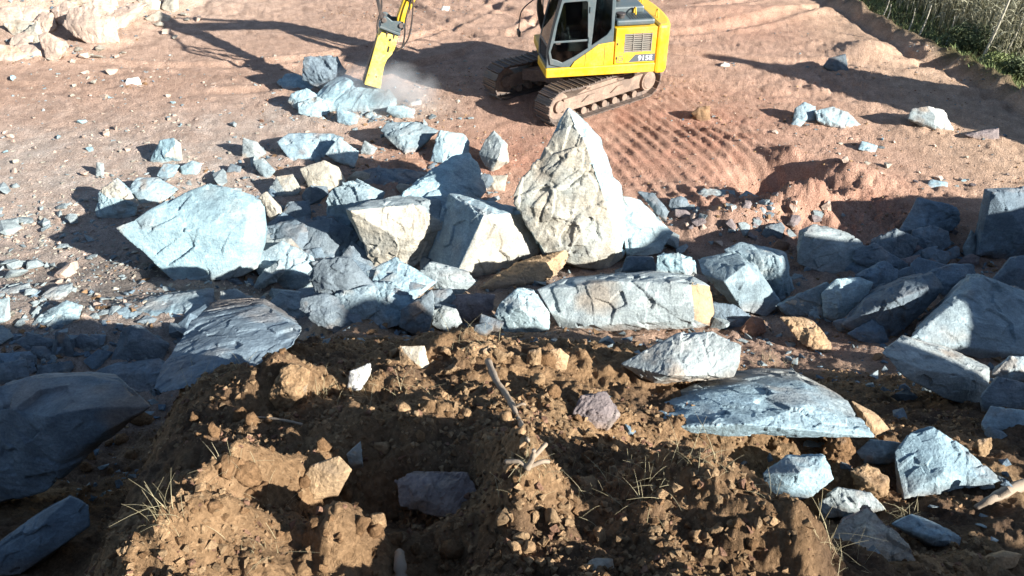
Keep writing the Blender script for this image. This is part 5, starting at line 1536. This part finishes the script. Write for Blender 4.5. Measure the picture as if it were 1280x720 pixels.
def build_grass():
    r = np.random.default_rng(62)
    n = 30000
    X, Y = field_points(r, n, .25, 1, 14, 40)
    X = X + np.abs(r.normal(0, 2.2, n)) ; Z = gz(X, Y)
    b = r.uniform(0, 6.28, n)
    D = np.stack([np.cos(b) * .5, np.sin(b) * .5, np.ones(n)], -1); S = np.stack([-np.sin(b), np.cos(b), 0 * b], -1)
    V, F = ribbons(np.stack([X, Y, Z], -1), D, S, r.uniform(.06, .26, n) * (.5 + .8 * np.clip(fbm2(X, Y, 3, 33) + .4, 0, 1)), r.uniform(.1, .6, n), 3, r.uniform(.004, .012, n))
    me = mesh_np('grass', V, F.ravel(), np.full(len(F), 4), M_GRASS)
    tag(link(bpy.data.objects.new('grass', me)), 'strip of green grass along the edge of the field', 'grass', kind='stuff')
build_grass()
def crown(c, rad, n, seed, leaf=(.025, .06), clumps=26):
    r = np.random.default_rng(seed)
    cc = r.normal(size=(clumps, 3)); cc /= np.linalg.norm(cc, axis=1)[:, None]; cc *= r.uniform(.25, .95, (clumps, 1)) ** .6
    cc = cc * np.array(rad) * .85 + np.array(c)
    k = r.integers(0, clumps, n)
    P = cc[k] + r.normal(0, 1, (n, 3)) * np.array(rad) * .2
    D = r.normal(size=(n, 3)); D /= np.linalg.norm(D, axis=1)[:, None]; D[:, 2] = D[:, 2] * .6 + .1
    S = np.cross(D, r.normal(size=(n, 3))); S /= np.linalg.norm(S, axis=1)[:, None]
    return ribbons(P, D, S, r.uniform(*leaf, n) * 1.6, r.uniform(0, .4, n), 2, r.uniform(*leaf, n) * .38)
def bush(label, px, py, rad, n, seed, mat=None, name='bush'):
    g = ground_hit(px, py); g[2] = float(gz(g[0], g[1])[0])
    root_ = link(bpy.data.objects.new(name, None)); root_.location = g
    tag(root_, label, 'bush')
    V, F = crown((0, 0, rad[2] * .9), rad, n, seed)
    me = mesh_np('foliage', V, F.ravel(), np.full(len(F), 4), mat or M_LEAF)
    link(bpy.data.objects.new('foliage', me), root_)
    bm = B()
    rr = random.Random(seed)
    for k in range(5):
        q = (rr.uniform(-.6, .6) * rad[0], rr.uniform(-.6, .6) * rad[1], rad[2] * rr.uniform(.8, 1.3))
        tube(bm, [(0, 0, -.05), (q[0] * .4, q[1] * .4, q[2] * .55), q], [.03, .02, .012], 6)
    finish('stem', bm, M_WOOD, root_, 0, True)
bush('dark green bush standing by the tall leaning poles', 1212, 62, (.75, .6, .36), 3500, 1)
bush('dark leafy bush at the lower corner of the field', 1276, 96, (.55, .5, .3), 2500, 2)
bush('low green bush between the two dark bushes of the field', 1246, 82, (.4, .35, .2), 1200, 3, M_GRASS)
M_POLE = paint('weathered pole', (.38, .35, .27), .85, dust=.3, dustcol=(.3, .27, .2), bump=.4)
def pole(label, foot, top, r0, group='poles in the field'):
    g = ground_hit(*foot); g[2] = float(gz(g[0], g[1])[0])
    d = ray(*top); t = (g[1] + .15) / d[1]
    p = CAM + d * t
    ext = g + (p - g) * 1.15
    bm = B(); m = g * .5 + ext * .5 + np.array((.03, 0, .0))
    tube(bm, [g - (p - g) * .03, m, ext], [r0 * .75, r0 * .68, r0 * .55, r0 * .45], 9)
    r0 *= .75
    rr = random.Random(int(foot[0]))
    for k in range(0):
        s = g + (ext - g) * rr.uniform(.55, .95)
        tube(bm, [s, s + np.array((rr.uniform(-.12, .12), rr.uniform(-.1, .1), .2)), s + np.array((rr.uniform(-.3, .3), rr.uniform(-.2, .2), .42))], [r0 * .3, r0 * .2, r0 * .1], 5)
    o = finish('pole', bm, M_POLE, None, 0, True)
    tag(o, label, 'pole', group)
pole('tallest pale leaning pole behind the dark green bush', (1226, 76), (1262, -2), .05)
pole('thinner pole leaning close against the tallest pole', (1230, 60), (1250, 18), .035)
pole('pale pole leaning over the dark bush at the corner of the field', (1252, 76), (1279, 22), .04)
pole('short pale pole leaning out of the stalks at the field edge', (1148, 46), (1162, 12), .035)
pole('thin pole nearest the top end of the field edge', (1101, 27), (1112, -2), .028)
pole('second thin pole near the top end of the field edge', (1107, 28), (1113, 8), .026)
pole('slim pole half lost among the stalks', (1182, 57), (1192, 25), .025)
pole('slim pole between the thin poles and the short pale pole', (1135, 40), (1143, 14), .025)

# ------------------------------------------------------------------ dust raised by the hammer
def dust():
    bm = B()
    bmesh.ops.create_icosphere(bm, subdivisions=3, radius=1)
    m = bpy.data.materials.new('rock dust'); m.use_nodes = True
    nt = m.node_tree; nt.nodes.clear()
    out = nd(nt, 'ShaderNodeOutputMaterial'); pv = nd(nt, 'ShaderNodeVolumePrincipled')
    pv.inputs['Color'].default_value = (.86, .88, .9, 1)
    tc = nd(nt, 'ShaderNodeTexCoord'); ln = nd(nt, 'ShaderNodeVectorMath', operation='LENGTH')
    nt.links.new(tc.outputs['Object'], ln.inputs[0])
    fall = ramp(nt, ln.outputs['Value'], 1.0, .1)
    n = nd(nt, 'ShaderNodeTexNoise', Scale=2.2, Detail=4.0)
    nt.links.new(tc.outputs['Object'], n.inputs['Vector'])
    k = ramp(nt, n.outputs['Fac'], .35, .75)
    a = nd(nt, 'ShaderNodeMath', operation='MULTIPLY'); nt.links.new(fall, a.inputs[0]); nt.links.new(k, a.inputs[1])
    b = nd(nt, 'ShaderNodeMath', operation='MULTIPLY'); nt.links.new(a.outputs[0], b.inputs[0]); b.inputs[1].default_value = 3.2
    nt.links.new(b.outputs[0], pv.inputs['Density']); nt.links.new(pv.outputs[0], out.inputs['Volume'])
    me = bpy.data.meshes.new('dust_cloud'); bm.to_mesh(me); bm.free(); me.materials.append(m)
    o = link(bpy.data.objects.new('dust_cloud', me))
    g = ground_hit(475, 138)
    o.location = (g[0] + .05, g[1] + .2, g[2] + .35); o.scale = (1.5, 1.0, .8)
    tag(o, 'thin pale dust hanging round the hammer tip', 'dust', kind='stuff')
dust()

# ------------------------------------------------------------------ light
w = bpy.data.worlds.new('World'); scene.world = w; w.use_nodes = True
nt = w.node_tree
bg = nt.nodes['Background']
sky = nt.nodes.new('ShaderNodeTexSky'); sky.sky_type = 'NISHITA'; sky.sun_disc = False
sky.sun_elevation = SUN_EL
sky.sun_rotation = math.atan2(SAX, SAY)
sky.altitude = 800; sky.dust_density = .6
nt.links.new(sky.outputs[0], bg.inputs[0]); bg.inputs[1].default_value = .06
sl = bpy.data.lights.new('sun', 'SUN'); sl.energy = 5.0; sl.angle = R_(.53); sl.color = (1.0, .965, .90)
so = link(bpy.data.objects.new('sun', sl))
L_ = Vector((SAX * math.cos(SUN_EL), SAY * math.cos(SUN_EL), math.sin(SUN_EL)))
so.rotation_euler = L_.to_track_quat('Z', 'Y').to_euler(); so.location = L_ * 60
vs = scene.view_settings
vs.view_transform = 'Standard'; vs.look = 'None'; vs.exposure = 1.62; vs.gamma = 1; vs.use_curve_mapping = False
scene.cycles.use_denoising = True
scene.cycles.max_bounces = 6
